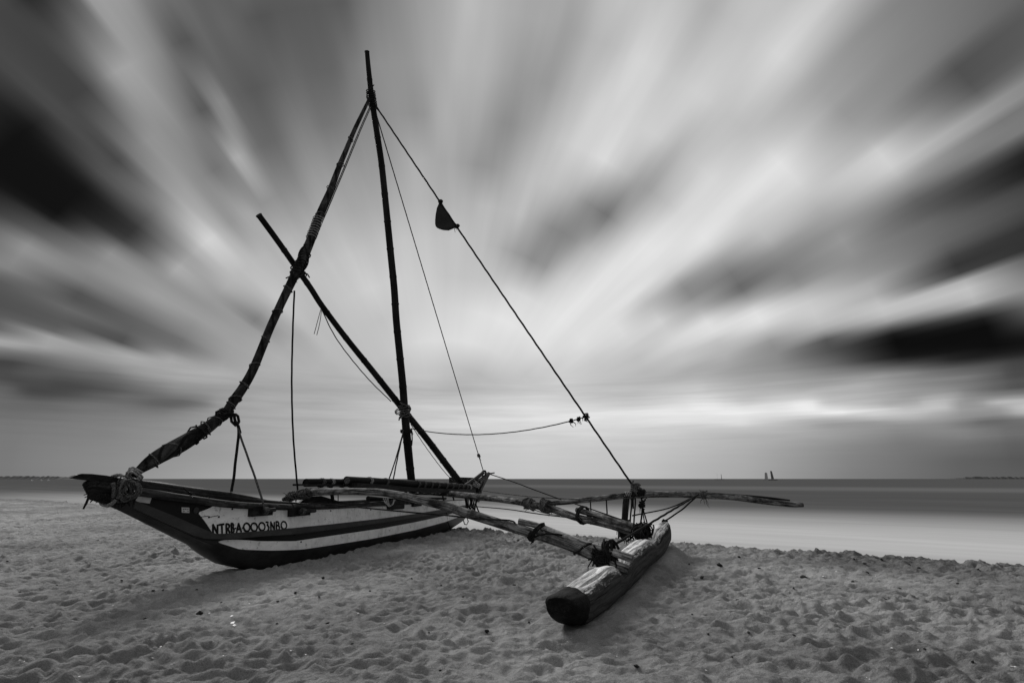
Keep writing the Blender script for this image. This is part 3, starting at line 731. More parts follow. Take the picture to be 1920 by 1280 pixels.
# bow board and the poles lying along it
mb = MB(); P = [off(x, y, .03) for x, y in ((131, 895.5), (141, 891), (153, 887.5), (172, 888), (200, 891), (230, 897), (258, 903), (258, 911), (230, 907), (200, 903), (160, 899.5))]
prism(mb, P[::-1], 0.05, n=HN); mb.build('bow_board', M['dark_wood'], root)
pts = [off(240, 904, .06), off(300, 912, .06), off(350, 919, .06), off(400, 925.5, .08), off(450, 933, .1), (off(505, 941, .12))]
mb = MB(); tube(mb, pts, [.05, .05, .05, .055, .05, .03], rough=0.14, sides=10, seed=4); mb.build('bow_pole', M['dark_wood'], root)
pts = [off(262, 911, .1), off(330, 922, .1), off(385, 929, .1), off(440, 936, .12), off(520, 944, .14), off(600, 947, .16)]
pole('bow_pole', pts, [.03, .035, .04, .05, .045, .02], M['dark_wood'], root, rough=0.12, sides=10, seed=6)
for a, b in (((365, 935), (372, 917)), ((345, 915), (393, 931)), ((392, 932), (388, 917))):
    rope('rail_tie', sagged(off(*a, .27), off(*b, .05), 0.04), 0.008, M['rope'], root)
# rowing pads and pegs
def pad(x0, y0, x1, y1, peg=None):
    mb = MB(); A = off(x0, y0, .31); Bq = off(x1, y1, .31)
    P = [H(s_of(A), .31, A.z), H(s_of(Bq), .31, A.z), H(s_of(Bq), .31, Bq.z), H(s_of(A), .31, Bq.z)]
    prism(mb, [p+HN*0.04 for p in P], 0.10, n=HN); o = mb.build('rowing_pad', M['dark_wood'], root)
    if peg:
        mb = MB(); a = off(peg[0], peg[1], .38); b = off(peg[2], peg[3], .40); tube(mb, [a, b], [.03, .026], sides=12, rough=.05); mb.build('peg', M['rail'], o)
        mb = MB(); lashing(mb, a+(b-a)*0.25, b-a, .028, .06, 4, .009, loose=1, seed=int(x0)); mb.build('lashing', M['grey_rope'], o)
    return o
pad(471, 953, 507, 965, (492, 958, 516, 955)); pad(543, 952, 578, 965, (560, 959, 591, 957)); pad(728, 941, 755, 953); pad(774, 941, 788, 948)
# netting bundle and the rope coil at the bow are things resting on the bow (below)

# ---- mast, second spar, furled sail on its yard
def pr(px, p): return px/F*((p-Vector((0, 0, HC))).dot(Vector((0, cp, sp_))))
def hp(l, w): return [onh(x, y, w) for (x, y, *_) in l]
mastl = [(688, 97), (691, 130), (697, 185), (706, 245), (715, 305), (722, 370), (728, 430), (733, 480), (739, 540), (743, 600), (749, 660), (755, 720), (759, 775), (764, 830), (768, 870), (772, 905), (775, 930)]
mr = [4.2, 4.6, 5.4, 5.6, 5.8, 6, 6.2, 6.3, 6.4, 6.5, 6.6, 6.8, 7.2, 7.6, 7.4, 7.2, 7]
mp = hp(mastl, 0.0); mast = pole('mast', mp, [pr(r, p) for r, p in zip(mr, mp)], M['bamboo'], root, node=0.62, sides=14, step=0.03)
spl = [(485, 403), (510, 437), (535, 472), (560, 508), (583, 541), (605, 575), (650, 635), (700, 697), (750, 760), (800, 822), (840, 875), (868, 911)]
spr = [5.4, 5.4, 5.3, 5.3, 5.3, 5.3, 5.4, 5.6, 5.8, 6, 6.2, 6.2]
spp = hp(spl, -0.17); spar = pole('bamboo_spar', spp, [pr(r, p) for r, p in zip(spr, spp)], M['bamboo'], root, node=0.7, sides=14, step=0.03)
yl = [(251, 892, 6), (262, 881, 9), (285, 865, 14), (315, 847, 16), (345, 829, 16), (372, 811, 14), (395, 796, 12), (413, 781, 10), (427, 769, 9.5), (440, 750, 10), (455, 728, 9.5), (472, 697, 9), (490, 655, 8.5), (510, 607, 8.5), (530, 562, 8.5), (550, 522, 9), (565, 492, 10), (580, 455, 9), (597, 410, 8), (625, 342, 6.5), (650, 278, 5), (674, 224, 4), (692, 186, 3)]
yp = hp(yl, 0.02); yr = [pr(l[2]*0.88, p) for l, p in zip(yl, yp)]
yard = pole('furled_sail', yp, yr, M['sail'], root, sides=26, step=0.03, fold=(3, 0.8, 0.11), rough=0.04)
# ties round the furled sail
def along(pts, t):
    i = int(t); f = t-i; i = min(i, len(pts)-2); return Vector(pts[i]).lerp(Vector(pts[i+1]), f), (Vector(pts[i+1])-Vector(pts[i])).normalized()
for k, t in enumerate((2.1, 3.2, 5.6, 6.4, 8.5, 9.1, 10.2, 11.3, 12.4, 13.5, 14.5, 18.1, 18.8, 19.5, 20.3)):
    mb = MB(); c, a = along(yp, t); a2 = (a+Vector((0.5*(-1)**k, 0, 0.3))).normalized(); rk = yr[int(t)]
    lashing(mb, c, a2, rk*1.08, .02, 1.1, .008, loose=0, seed=k)
    mb.build('sail_tie', M['grey_rope'], yard)
mb = MB(); c, a = along(yp, 7.3); lashing(mb, c, a, yr[7]*1.0, .10, 3, .013, cross=0, loose=1, seed=9); 
c, a = along(yp, 4.9); lashing(mb, c, a, yr[4]*1.04, .22, 1.6, .011, loose=1, seed=19); mb.build('lashing', M['rope'], yard)
mb = MB(); c, a = along(yp, 15.9); lashing(mb, c, a, yr[15]*1.0, .5, 8, .012, cross=2, loose=3, seed=2); lashing(mb, along(spp, 3.0)[0], along(spp, 3.0)[1], .065, .25, 6, .012, cross=1, loose=4, seed=4)
mb.build('crossing_lashing', M['rope'], yard)
mb = MB(); c, a = along(yp, 17.6); lashing(mb, c, a, yr[17]*1.05, .5, 9, .007, loose=3, seed=12); mb.build('frayed_binding', M['pale_rope'], yard)
mb = MB(); c, a = along(yp, 0.1); lashing(mb, c, a, 0.07, .08, 3, .012, seed=77); mb.build('foot_lashing', M['pale_rope'], yard)
mb = MB(); c, a = along(mp, 2.0); lashing(mb, c, a, .075, .35, 8, .012, cross=1, loose=2, seed=3); mb.build('masthead_lashing', M['rope'], mast)
mb = MB(); c, a = along(mp, 11.9); lashing(mb, c, a, .10, .26, 5, .015, cross=2, loose=2, seed=5); lashing(mb, c-HN*0.10, a+HD*0.6, .11, .08, 2, .013, loose=1, seed=6)
mb.build('spar_lashing', M['grey_rope'], mast)
mb = MB(); c, a = along(mp, 12.6); lashing(mb, c, a, .105, .08, 3, .014, loose=2, seed=7); mb.build('lashing', M['rope'], mast)
# halyards beside the yard
for dxp in (0.5, 3.0):
    rope('halyard', [onh(x+dxp, y, .06) for x, y in ((693, 200), (676, 238), (659, 279), (643, 318), (627, 356), (611, 394), (598, 424), (588, 448))], 0.009, M['rope'], root)
rope('halyard', [onh(552, 545, .06), onh(549, 620, .06), onh(547, 720, .06), onh(550, 820, .06), onh(558, 918, .06)], 0.014, M['rope'], root)
rope('brace_line', [onh(600, 573, -.1), onh(625, 625, -.1), onh(655, 668, -.1), onh(695, 715, -.1), onh(733, 752, -.1)], 0.010, M['rope'], root)
rope('brace_line', [onh(770, 795, -.17), onh(800, 840, -.17), onh(830, 880, -.17), onh(851, 903, -.17)], 0.009, M['grey_rope'], root)
rope('brace_line', [onh(757, 806, .05), onh(742, 860, .15), onh(727, 905, .25)], 0.014, M['rope'], root)
rope('brace_line', [onh(757, 806, .05), onh(746, 855, .2), onh(736, 905, .3)], 0.014, M['rope'], root)
rope('tail_line', [onh(771, 806, 0), onh(773, 822, .02), onh(772, 835, 0)], 0.014, M['rope'], root)
for (a, b, c) in (((602, 578), (596, 600), (589, 626)), ((603, 579), (600, 603), (594, 628))):
    rope('tail_line', [onh(*a, -.1), onh(*b, -.1), onh(*c, -.1)], 0.006, M['grey_rope'], root)
# bow bridle hanging below the sail
rope('bridle_rope', [onh(437, 770, .05), onh(433, 779, .06), onh(434, 790, .09), onh(442, 797, .1), onh(448, 790, .06), onh(446, 780, .04), onh(438, 776, .08), onh(441, 788, .12), onh(447, 800, .1), onh(450, 812, .1)], 0.020, M['rope'], root)
rope('bridle_rope', [onh(445, 797, .08), onh(450, 815, .14), onh(464, 855, .25), onh(480, 900, .35), onh(494, 945, .42), onh(497, 957, .42)], 0.014, M['grey_rope'], root)
rope('bridle_rope', [onh(447, 797, .1), onh(447, 820, .1), onh(442, 860, .1), onh(439, 890, .1), onh(434, 921, .1)], 0.018, M['rope'], root)
rope('bridle_rope', [onh(407, 782, .05), onh(411, 775, .1), onh(418, 778, .12), onh(430, 774, .14), onh(441, 778, .1), onh(428, 781, .12), onh(414, 783, .1), onh(405, 776, .05)], 0.018, M['rope'], root)

# ---- booms
def vp(P, Q):
    P = Vector(P); D_ = (Vector(Q)-P); D_.z = 0; D_.normalize(); return P, D_
BA, BD = vp((-3.75, 8.54, 0), (1.085, 5.92, 0))
def b1(x, y, w=0.0): return onv(x, y, BA+Vector((-BD.y, BD.x, 0))*w, BD)
boom1l = [(531, 936, 4), (545, 931, 6), (562, 927, 6.5), (584, 923, 7), (640, 921, 7.3), (704, 922, 7.6), (740, 926, 8), (787, 937, 8.3), (835, 949, 8.6), (883, 964, 9), (931, 979, 9.4), (991, 997, 9.8), (1057, 1019, 10), (1101, 1037, 10), (1124, 1047, 10), (1180, 1069, 10)]
p1 = [b1(x, y) for x, y, r in boom1l]; r1 = [pr(l[2]*.9, p) for l, p in zip(boom1l, p1)]
boom = pole('outrigger_boom', p1, r1, M['boom'], root, rough=0.09, sides=16, step=0.05, seed=21); boom['label'] = 'nearer curved boom'
ap = [b1(972, 977, .0), b1(1005, 985, .0), b1(1050, 1002, .0), b1(1100, 1021, 0), b1(1140, 1033, 0), b1(1185, 1048, 0)]
ap = [p+Vector((-BD.y, BD.x, 0))*0.02 for p in ap]
pole('boom_splint', ap, [.036, .034, .034, .036, .040, .042], M['pale_pole'], root, rough=0.07, sides=14, step=0.05, seed=5)
mb = MB(); c, a = along(p1, 1.3); lashing(mb, c, a, .05, .30, 6, .008, cross=1, loose=1, seed=31)
lashing(mb, along(p1, 2.0)[0], along(p1, 2.0)[1], .056, .5, 9, .008, cross=3, loose=3, seed=35)
c, a = along(p1, 2.6); lashing(mb, c, a, .062, .12, 3, .008, cross=1, loose=0, seed=32); mb.build('lashing', M['grey_rope'], boom)
mb = MB(); c, a = along(p1, 11.25); lashing(mb, c+Vector((0, 0, .03)), a+Vector((0, 0, -.6)), .10, .05, 2.2, .016, loose=1, seed=33); 
tube(mb, [b1(994, 1010, -.1), b1(1010, 1003, -.1), b1(1026, 1000, -.1), b1(1043, 1001, -.06), b1(1055, 1003, 0)], .012, sides=6); mb.build('lashing', M['rope'], boom)
mb = MB(); tube(mb, [b1(1076, 1038, -.07), b1(1084, 1033, -.09), b1(1095, 1024, -.08), b1(1104, 1019, -.05), b1(1112, 1019, .05)], .013, sides=6); mb.build('lashing', M['rope'], boom)
mb = MB(); c, a = along(p1, 5.2); 
for k in range(3): tube(mb, [b1(719+k*4, 934, -.1), b1(722+k*3, 941, -.12), b1(729+k, 949, -.12), b1(737, 945, -.12), b1(741-k, 936, -.1)], .008, sides=5)
mb.build('rope_loop', M['pale_rope'], boom)
# far boom
hb = onh(815, 921, 0.0); fb = FA+FD*3.65; fb = Vector((fb.x, fb.y, 0))
CA, CD = vp((hb.x, hb.y, 0), fb)
def b2(x, y, w=0.0): return onv(x, y, CA+Vector((-CD.y, CD.x, 0))*w, CD)
boom2l = [(790, 921, 6), (840, 925, 6), (888, 930, 6.3), (947, 936.5, 7), (991, 944, 7.5), (1035, 954, 7.5), (1079, 969, 7.2), (1122, 979, 7), (1162, 989, 7.2), (1208, 1003, 7.5)]
p2 = [b2(x, y) for x, y, r in boom2l]; r2 = [pr(l[2]*.9, p) for l, p in zip(boom2l, p2)]
boomb = pole('outrigger_boom', p2, r2, M['boom'], root, rough=0.09, sides=16, step=0.06, seed=25); boomb['label'] = 'farther boom reaching from the stern'
print('boom2', p2[0], p2[-1], 'boom1', p1[0], p1[-1])
pole('boom_splint', [b2(1082, 956), b2(1120, 966), b2(1160, 978), b2(1201, 990)], [.045, .045, .045, .042], M['boom'], root, rough=0.07, sides=12, seed=6)
mb = MB(); c, a = along(p2, 4.05); lashing(mb, c, a, r2[4], .20, 5, .014, cross=2, loose=2, seed=41); c, a = along(p2, 4.75); lashing(mb, c+Vector((0, 0, .03)), a, r2[4]*1.3, .16, 4, .013, cross=1, loose=2, seed=42)
mb.build('lashing', M['grey_rope'], boomb)
mb = MB(); c, a = along(p2, 6.35); lashing(mb, c+Vector((0, 0, .06)), a, .12, .08, 4, .012, loose=1, seed=43); mb.build('lashing', M['rope'], boomb)
# long balance pole
q0 = b2(1022, 943); GA, GD = vp((q0.x, q0.y, 0), (q0.x+.93, q0.y-.14, 0))
def b3(x, y, w=0.0): return onv(x, y, GA+Vector((-GD.y, GD.x, 0))*w, GD)
bl = [(1018, 943.5, 4.5), (1057, 941.5, 5), (1105, 936, 5.5), (1140, 932, 5.8), (1166, 929, 6.3), (1208, 926.5, 6.8), (1260, 926.5, 6.5), (1311, 928, 6.6), (1367, 931, 6.3), (1424, 938, 6), (1480, 945, 5.6), (1506, 946.5, 4)]
p3 = [b3(x, y) for x, y, r in bl]; r3 = [pr(l[2]*.9, p) for l, p in zip(bl, p3)]
bal = pole('balance_pole', p3, r3, M['boom'], root, rough=0.09, sides=14, step=0.06, seed=27); print('bal', p3[0], p3[-1])
pole('thin_pole', [b3(1330, 924.5, .03), b3(1386, 928.5, .03), b3(1440, 933, .03), b3(1481, 937.5, .03)], [.02, .022, .02, .012], M['dark_wood'], root, rough=.1, seed=2)
mb = MB()
c, a = along(p3, 7.15); lashing(mb, c+Vector((0, 0, .015)), a, r3[7]*.95, .09, 5, .009, cross=1, loose=8, seed=51); mb.build('lashing', M['grey_rope'], bal)
mb = MB(); c, a = along(p3, 4.35); lashing(mb, c, a, r3[4], .17, 6, .010, loose=0, seed=52); mb.build('lashing', M['pale_rope'], bal)
mb = MB(); c, a = along(p3, 4.95); lashing(mb, c+Vector((-.03, 0, .02)), a, r3[4]*1.0, .11, 5, .012, cross=2, loose=4, seed=53); mb.build('lashing', M['rope'], bal)
# post between balance pole and boom
pp = [b3(1175, 930, -.05), b3(1173, 950, -.06), b3(1171, 975, -.08), b3(1168, 992, -.1), b3(1165, 1007, -.12)]
post = pole('support_post', pp, [.05, .055, .055, .065, .05], M['dark_wood'], root, rough=.25, sides=12, step=.03, seed=9)
mb = MB(); lashing(mb, pp[3], Vector((1, 0, .1)), .09, .12, 5, .016, cross=3, loose=4, seed=61); lashing(mb, pp[3]+Vector((0.05, 0, -.02)), Vector((0, .3, 1)), .075, .2, 5, .016, cross=2, loose=3, seed=62); mb.build('lashing', M['rope'], post)
# hanging ropes of the far joint
for nm, l, r, w in (('vertical_tie', ((1107, 938), (1108, 960), (1108, 983)), .012, 0), ('vertical_tie', ((1137, 933), (1138, 960), (1139, 988)), .013, 0),
                 ('vertical_tie', ((1186, 920), (1183, 960), (1179, 1003)), .014, -.08), ('vertical_tie', ((1192, 918), (1190, 960), (1186, 1003)), .014, -.08),
                 ('vertical_tie', ((1188, 922), (1187, 940), (1187, 953)), .014, -.1),
                 ('vertical_tie', ((1194, 916), (1199, 926), (1203, 936), (1204, 960), (1199, 990)), .015, -.08), ('vertical_tie', ((1204, 945), (1209, 965), (1216, 990)), .012, -.08), ('vertical_tie', ((1204, 940), (1206, 965), (1211, 990)), .010, -.08)):
    rope(nm, [b3(x, y, w) for x, y in l], r, M['rope'], root)
mb = MB(); c = b3(1204, 945, -.08); lashing(mb, c, Vector((0, 0, 1)), .022, .12, 4, .014, cross=1, loose=2, seed=71); mb.build('knot', M['rope'], root)
mb = MB(); c = b3(1190, 914, -.05)
lashing(mb, c, Vector((.5, 0, .9)), .03, .12, 5, .016, cross=3, loose=1, seed=72); tube(mb, [c, c+Vector((.06, 0, .02)), c+Vector((.13, 0, -.03)), c+Vector((.17, 0, -.12))], .018, sides=6); mb.build('knot', M['grey_rope'], root)

# ---- float
# (a, top, bottom) along the log
prof = [(0.0, .085, .295, .20), (0.015, .115, .305, .165), (.07, .13, .31, .12), (.2, .138, .31, .06), (.42, .145, .315, .005), (.8, .150, .33, -.02), (1.25, .155, .345, -.02), (1.45, .15, .33, -.01), (1.6, .145, .28, 0), (1.9, .145, .285, .01), (2.05, .155, .36, .02), (2.5, .157, .39, .04), (3.3, .155, .42, .06), (3.45, .155, .38, .07), (3.8, .155, .39, .08), (3.95, .162, .455, .09), (4.3, .155, .475, .11), (4.7, .14, .495, .17), (4.95, .115, .51, .25), (5.1, .08, .515, .33), (5.18, .035, .505, .42)]
FN = Vector((FD.y, -FD.x, 0))
def fprof(t):
    T_ = [p[0] for p in prof]; return [float(np.interp(t, T_, [p[k] for p in prof])) for k in (1, 2, 3)]
def logmesh(t0, t1, grow, n, sides=40, seed=1):
    mb = MB(); v = []; f = []; uv = []
    for i in range(n+1):
        t = t0+(t1-t0)*i/n; a, zt, zb = fprof(t); h = (zt-zb)/2; zc = (zt+zb)/2
        for k in range(sides):
            th = 2*math.pi*k/sides; cx = math.cos(th); cy = math.sin(th)
            sx = math.copysign(abs(cx)**0.85, cx); sy = math.copysign(abs(cy)**0.85, cy)
            r = 1+0.03*math.sin(3*th+t*2.1)+0.03*math.sin(5*th-t*3.7+1)+0.018*math.sin(11*th+t*0.8)+0.012*math.sin(17*th+t*9)*math.sin(t*5.3)+0.02*math.sin(2*th+t*7.1)*math.sin(t*3.1)
            if seed: 
                for (ang, dpt, t_a, t_b) in CR:
                    if t_a < t < t_b:
                        e = min(t-t_a, t_b-t)/(t_b-t_a)*2; dd = ((th-ang-0.06*math.sin(t*5)+math.pi) % (2*math.pi))-math.pi
                        r -= dpt*e**0.5*math.exp(-(dd/0.085)**2)
            v.append(FA+FD*t+FN*(sx*a*r*grow)+Vector((0, 0, zc+sy*h*r*grow)))
    for i in range(n):
        for k in range(sides):
            k2 = (k+1) % sides; f.append([i*sides+k, i*sides+k2, (i+1)*sides+k2, (i+1)*sides+k])
            t_0 = t0+(t1-t0)*i/n; t_1 = t0+(t1-t0)*(i+1)/n
            uv.append([(k*1.2/sides, t_0), ((k+1)*1.2/sides, t_0), ((k+1)*1.2/sides, t_1), (k*1.2/sides, t_1)])
    mb.add(v, f, uv, True)
    for e in (0, n): mb.add([v[e*sides+k] for k in range(sides)], [list(range(sides))[::-1] if e == 0 else list(range(sides))], [[(0, 0)]*sides], False)
    return mb
CR = [(1.75, .20, .35, 1.45), (1.25, .17, .4, 1.2), (2.1, .07, .6, 1.0), (1.6, .19, 2.3, 3.6), (2.2, .08, 2.0, 3.0), (1.0, .09, 2.6, 3.8), (1.5, .12, 4.4, 5.1), (0.6, .06, .5, 1.9), (0.3, .05, 2.1, 3.5)]
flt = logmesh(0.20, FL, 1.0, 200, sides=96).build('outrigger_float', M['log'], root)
logmesh(0.0, 0.34, 1.03, 24, sides=40, seed=0).build('tarred_end', M['cap'], flt)
# joints on the float
mb = MB(); jc = b1(1134, 1052)
lashing(mb, jc+Vector((0, 0, .02)), BD, .062, .16, 7, .010, cross=4, loose=7, seed=81); lashing(mb, jc+Vector((-.02, 0, .03)), Vector((0.2, 0, 1)), .065, .14, 6, .010, cross=3, loose=5, seed=82)
lashing(mb, b1(1142, 1058), FD, .07, .10, 6, .010, cross=3, loose=4, seed=83, jitter=.4)
lashing(mb, b1(1122, 1040), Vector((.3, -.2, 1)), .06, .12, 5, .010, cross=2, loose=3, seed=84)
lashing(mb, b1(1140, 1030), BD, .06, .12, 4, .015, cross=2, loose=3, seed=85)
mb.build('joint_lashing', M['rope'], flt)
mb = MB(); jc2 = b2(1206, 996)
lashing(mb, jc2, CD, .08, .2, 7, .011, cross=4, loose=6, seed=91); lashing(mb, jc2+Vector((-.03, 0, -.02)), FD, .075, .14, 6, .011, cross=3, loose=4, seed=92, jitter=.4)
lashing(mb, jc2+Vector((.02, .05, 0)), Vector((0, .2, 1)), .06, .15, 5, .011, cross=3, loose=4, seed=93); mb.build('joint_lashing', M['rope'], flt)
# guy ropes
bp_ = p3[7]; kn = bp_+Vector((0, 0, .02))
rope('guy_rope', [kn, b3(1257, 951, -.05), jc2+Vector((-.15, -.05, .22))], .011, M['rope'], root)
rope('guy_rope', [kn, kn.lerp(b1(1143, 1026), .5), b1(1143, 1026)], .014, M['rope'], root)
e2 = FA+FD*5.08+Vector((0, 0, .52)); rope('guy_rope', [kn, kn.lerp(e2, .5)-Vector((0, 0, .03)), e2], .013, M['rope'], root)
mb = MB(); lashing(mb, e2-Vector((0, 0, .01)), Vector((.3, .2, 1)), .02, .06, 4, .012, loose=2, seed=94); mb.build('knot', M['rope'], flt)
rope('guy_rope', [b2(905, 919), b2(930, 923), b2(980, 929), b2(1030, 933), p3[2]+Vector((0, -.08, 0)), p3[4]+Vector((0, -.09, -.04)), p3[5]+Vector((0, -.1, -.03)), p3[6]+Vector((0, -.08, 0)), kn], .009, M['grey_rope'], root)
rope('guy_rope', [b2(920, 889), b2(960, 902), b2(1000, 917), b2(1052, 936)], .010, M['rope'], root)
rope('guy_rope', [b2(1078, 944), b2(1120, 958), b2(1166, 974)], .010, M['rope'], root)
rope('guy_rope', [b2(880, 948, -.1), b2(950, 954, -.1), b2(1010, 963, -.1), b2(1079, 971, -.1), b2(1110, 972, -.08)], .010, M['rope'], root)
rope('guy_rope', [b2(990, 951, -.1), b2(1020, 961, -.1), b2(1050, 966, -.1)], .008, M['grey_rope'], root)
rope('guy_rope', [b1(579, 942, -.1), b1(677, 951, -.2), b1(760, 959, -.25), b1(830, 965, -.2), b1(900, 972, -.12), b1(955, 975, -.10), b1(966, 980, 0)], .010, M['rope'], root)
# stays
mtop = along(mp, 2.05)[0]
rope('stay_rope', [mtop, mtop.lerp(c_ := b3(1189, 914, -.05), .5)-Vector((0, 0, .03)), c_], .019, M['rope'], root)
stn = onh(906, 882, 0.0)
rope('stay_rope', [mtop, mtop.lerp(stn, .5), stn], .013, M['rope'], root)
mb = MB()
for f_ in (.945,): p = mtop.lerp(stn, f_); lashing(mb, p, stn-mtop, .02, .1, 3, .012, loose=1, seed=3)
mb.build('knot', M['rope'], root)
A3 = mtop; E3 = c_
def stay_at(px):
    lo, hi = 0.0, 1.0
    for _ in range(40):
        m_ = (lo+hi)/2
        if proj(A3.lerp(E3, m_))[0] < px: lo = m_
        else: hi = m_
    return A3.lerp(E3, lo)
kpt = stay_at(1099); ms = onh(771, 803, 0.0)
rope('slack_line', sagged(ms, kpt, .22, 13), .011, M['rope'], root)
mb = MB(); lashing(mb, kpt, E3-A3, .02, .08, 3, .014, cross=1, loose=2, seed=8)
for f_ in (.93, .965): p = ms.lerp(kpt, f_)-Vector((0, 0, .22*4*f_*(1-f_))); lashing(mb, p, kpt-ms, .015, .05, 3, .012, loose=3, seed=int(f_*100))
mb.build('knot', M['rope'], root)
# stern
def ox(x, y, w=0.0): return onh(x, y, w)
mb = MB(); P = [ox(884, 938), ox(897, 941), ox(903, 917), ox(919, 886), ox(914, 885), ox(893, 914)]
prism(mb, [p+HN*.03 for p in P[::-1]], .06, n=HN); mb.build('stern_post', M['hull'], root)
pole('stern_pole', [ox(872, 912, .1), ox(888, 900, .08), ox(906, 886, .05)], [.07, .06, .05], M['dark_wood'], root, rough=.1, seed=1)
pole('stern_pole', [ox(882, 913, .2), ox(900, 900, .12), ox(916, 887, .04)], [.05, .055, .045], M['rail'], root, rough=.08, seed=2)
pole('stern_peg', [ox(912, 889, .05), ox(927, 886, .05)], [.03, .018], M['dark_wood'], root)
mb = MB(); P = [ox(860, 894, -.25), ox(888, 895, -.25), ox(890, 905, -.25), ox(860, 905, -.25)]; prism(mb, P[::-1], .3, n=HN); mb.build('stern_box', M['dark_wood'], root)
mb = MB(); lashing(mb, ox(890, 911, .1), HN, .12, .3, 6, .016, cross=4, loose=8, seed=11); lashing(mb, ox(891, 918, .2), Vector((0, 0, 1)), .1, .2, 4, .016, cross=2, loose=6, seed=12); mb.build('stern_lashing', M['rope'], root)
mb = MB(); lashing(mb, ox(907, 887, .05), HD, .05, .1, 4, .014, cross=1, loose=3, seed=14); mb.build('stern_lashing', M['rope'], root)
mb = MB(); lashing(mb, ox(892, 910, .25), Vector((.3, .3, 1)), .08, .15, 3, .012, cross=3, loose=2, seed=13); mb.build('stern_lashing', M['pale_rope'], root)
mb = MB()
for k in range(9): 
    a = b2(872+k*3, 933, RNG.uniform(-.1, .1)); tube(mb, [a, a+Vector((RNG.uniform(-.05, .05), 0, -.14)), a+Vector((RNG.uniform(-.1, .1), 0, -RNG.uniform(.2, .38)))], .016, sides=5)
mb.build('hanging_ties', M['rope'], root)
mb = MB(); P = [ox(869, 975, .05), ox(871, 982, .05), ox(875, 983, .05), ox(878, 977, .05), ox(876, 971, .05)]; tube(mb, P, .016, sides=6); mb.build('iron_ring', M['metal'], root)
rope('trailing_line', [ox(836, 952, .3), ox(839, 975, .3), ox(844, 990, .3), ox(845, 1003, .35)], .010, M['rope'], root)
# deck planks under the bamboo rolls
def op(x, y, w): return onh(x, y, w)
mb = MB(); plank(mb, [op(664, 910, .55), op(720, 913, .55), op(763, 917, .55), op(830, 920, .55), op(887, 920, .55)], .16, .09, HN); mb.build('side_plank', M['dark_wood'], root)
mb = MB(); plank(mb, [op(563, 908.5, .12), op(620, 909, .12), op(668, 911, .12)], .30, .03, HN)
for k in range(14):
    s = 0.9+k*0.35; z = 1.05-0.012*k; c = H(s, .30, z-.06); plank(mb, [c-HN*.28, c+HN*.28], .2, .03, HD)
mb.build('deck_boards', M['dark_wood'], root)
for a in ((620, 912), (760, 918)): pole('deck_support', [op(a[0], a[1], .4), op(a[0]+4, a[1]+26, .15)], .03, M['dark_wood'], root)
pole('deck_support', [op(634, 922, .1), op(634, 944, .1)], .008, M['dark_wood'], root)
for a in ((848, 925), (829, 925)): pole('deck_support', [op(a[0], a[1], .5), op(a[0]+3, a[1]+12, .4)], .02, M['dark_wood'], root)
mb = MB(); P = [op(602, 929, -.2), op(646, 942, -.2), op(560, 944, -.2), op(575, 930, -.2)]; prism(mb, P[::-1], .04, n=HN); mb.build('far_washboard', M['dark_wood'], root)
pole('loose_oar', [op(690, 934, -.1), op(720, 935, -.1), op(750, 936, -.1)], [.05, .03, .02], M['dark_wood'], root)

# ------------------------------------------------------------------ things resting on the boat
def roll(a, b, r0, r1, label, seed, bands):
    o = empty('bamboo_roll', a, label, 'bamboo roll', 'wrapped bamboo rolls lying on the deck')
    mb = MB(); C, T = tube(mb, [a, a.lerp(b, .5)+Vector((0, 0, .01)), b], [r0, (r0+r1)/2, r1], sides=18, step=.06, rough=.05, seed=seed, cap=False); mb.build('tube', M['bamboo'], o)
    d = (b-a).normalized(); mb = MB(); tube(mb, [a+d*.01, a+d*.03], r0*.8, sides=18); mb.build('end_disc', M['grey_rope'] if seed == 2 else M['dark_wood'], o)
    for t in bands:
        mb = MB(); c = a.lerp(b, t); lashing(mb, c, d, r0+(r1-r0)*t, .08, 3, .009, loose=0, seed=int(t*100), jitter=.1); mb.build('binding', M['grey_rope'] if int(t*50) % 3 else M['pale_rope'], o)
    return o
roll(op(573, 904.5, .12), op(690, 906, .12), .064, .06, 'dark bamboo roll reaching farthest towards the bow, sea behind its end', 1, (.22, .36, .55, .7, .8))
roll(op(650, 900.5, .42), op(885, 914, .42), .075, .07, 'bamboo roll with a pale round end disc, nearest the camera on the deck', 2, (.12, .22, .45, .5, .56, .62, .70, .76, .82, .87, .92, .96))
roll(op(720, 905, .05), op(838, 909, .05), .06, .05, 'dark bamboo roll lying behind the foot of the mast', 3, (.3, .45, .6, .7, .8, .9))
def at_obj(mb, name, m, origin, label, cat): o = mb.build(name, m, None, origin); return tag(o, label, cat)
nb = empty('net_bundle', onh(200, 915), 'dark bundle of netting tied under the tip of the bow board', 'net bundle')
mb = MB(); tube(mb, [ox(160, 913), ox(170, 911), ox(190, 916), ox(212, 922), ox(232, 929), ox(246, 928)], [.04, .075, .10, .115, .10, .05], sides=40, step=.012, fold=(9, 1.4, .16), rough=.42, seed=4); mb.build('netting', M['net'], nb)
mb = MB(); lashing(mb, ox(212, 918), ox(250, 925)-ox(190, 910), .15, .04, 2, .014, loose=0, seed=1); mb.build('pale_tie', M['pale_rope'], nb)
mb = MB()
for k in range(70):
    x = 170+RNG.uniform(0, 68); a = ox(x, 920+(x-170)*.30+RNG.uniform(-4, 3), RNG.uniform(-.08, .14)); e = a+Vector((RNG.uniform(-.1, .1), RNG.uniform(-.06, .06), -RNG.uniform(.01, .10)))
    tube(mb, [a, (a+e)/2+Vector((.02, 0, .01)), e], [.008, .007, .004], sides=4, step=.05)
tube(mb, [ox(163, 922), ox(167, 921), ox(172, 924)], .02, sides=6)
mb.build('frayed_ends', M['rope'], nb)
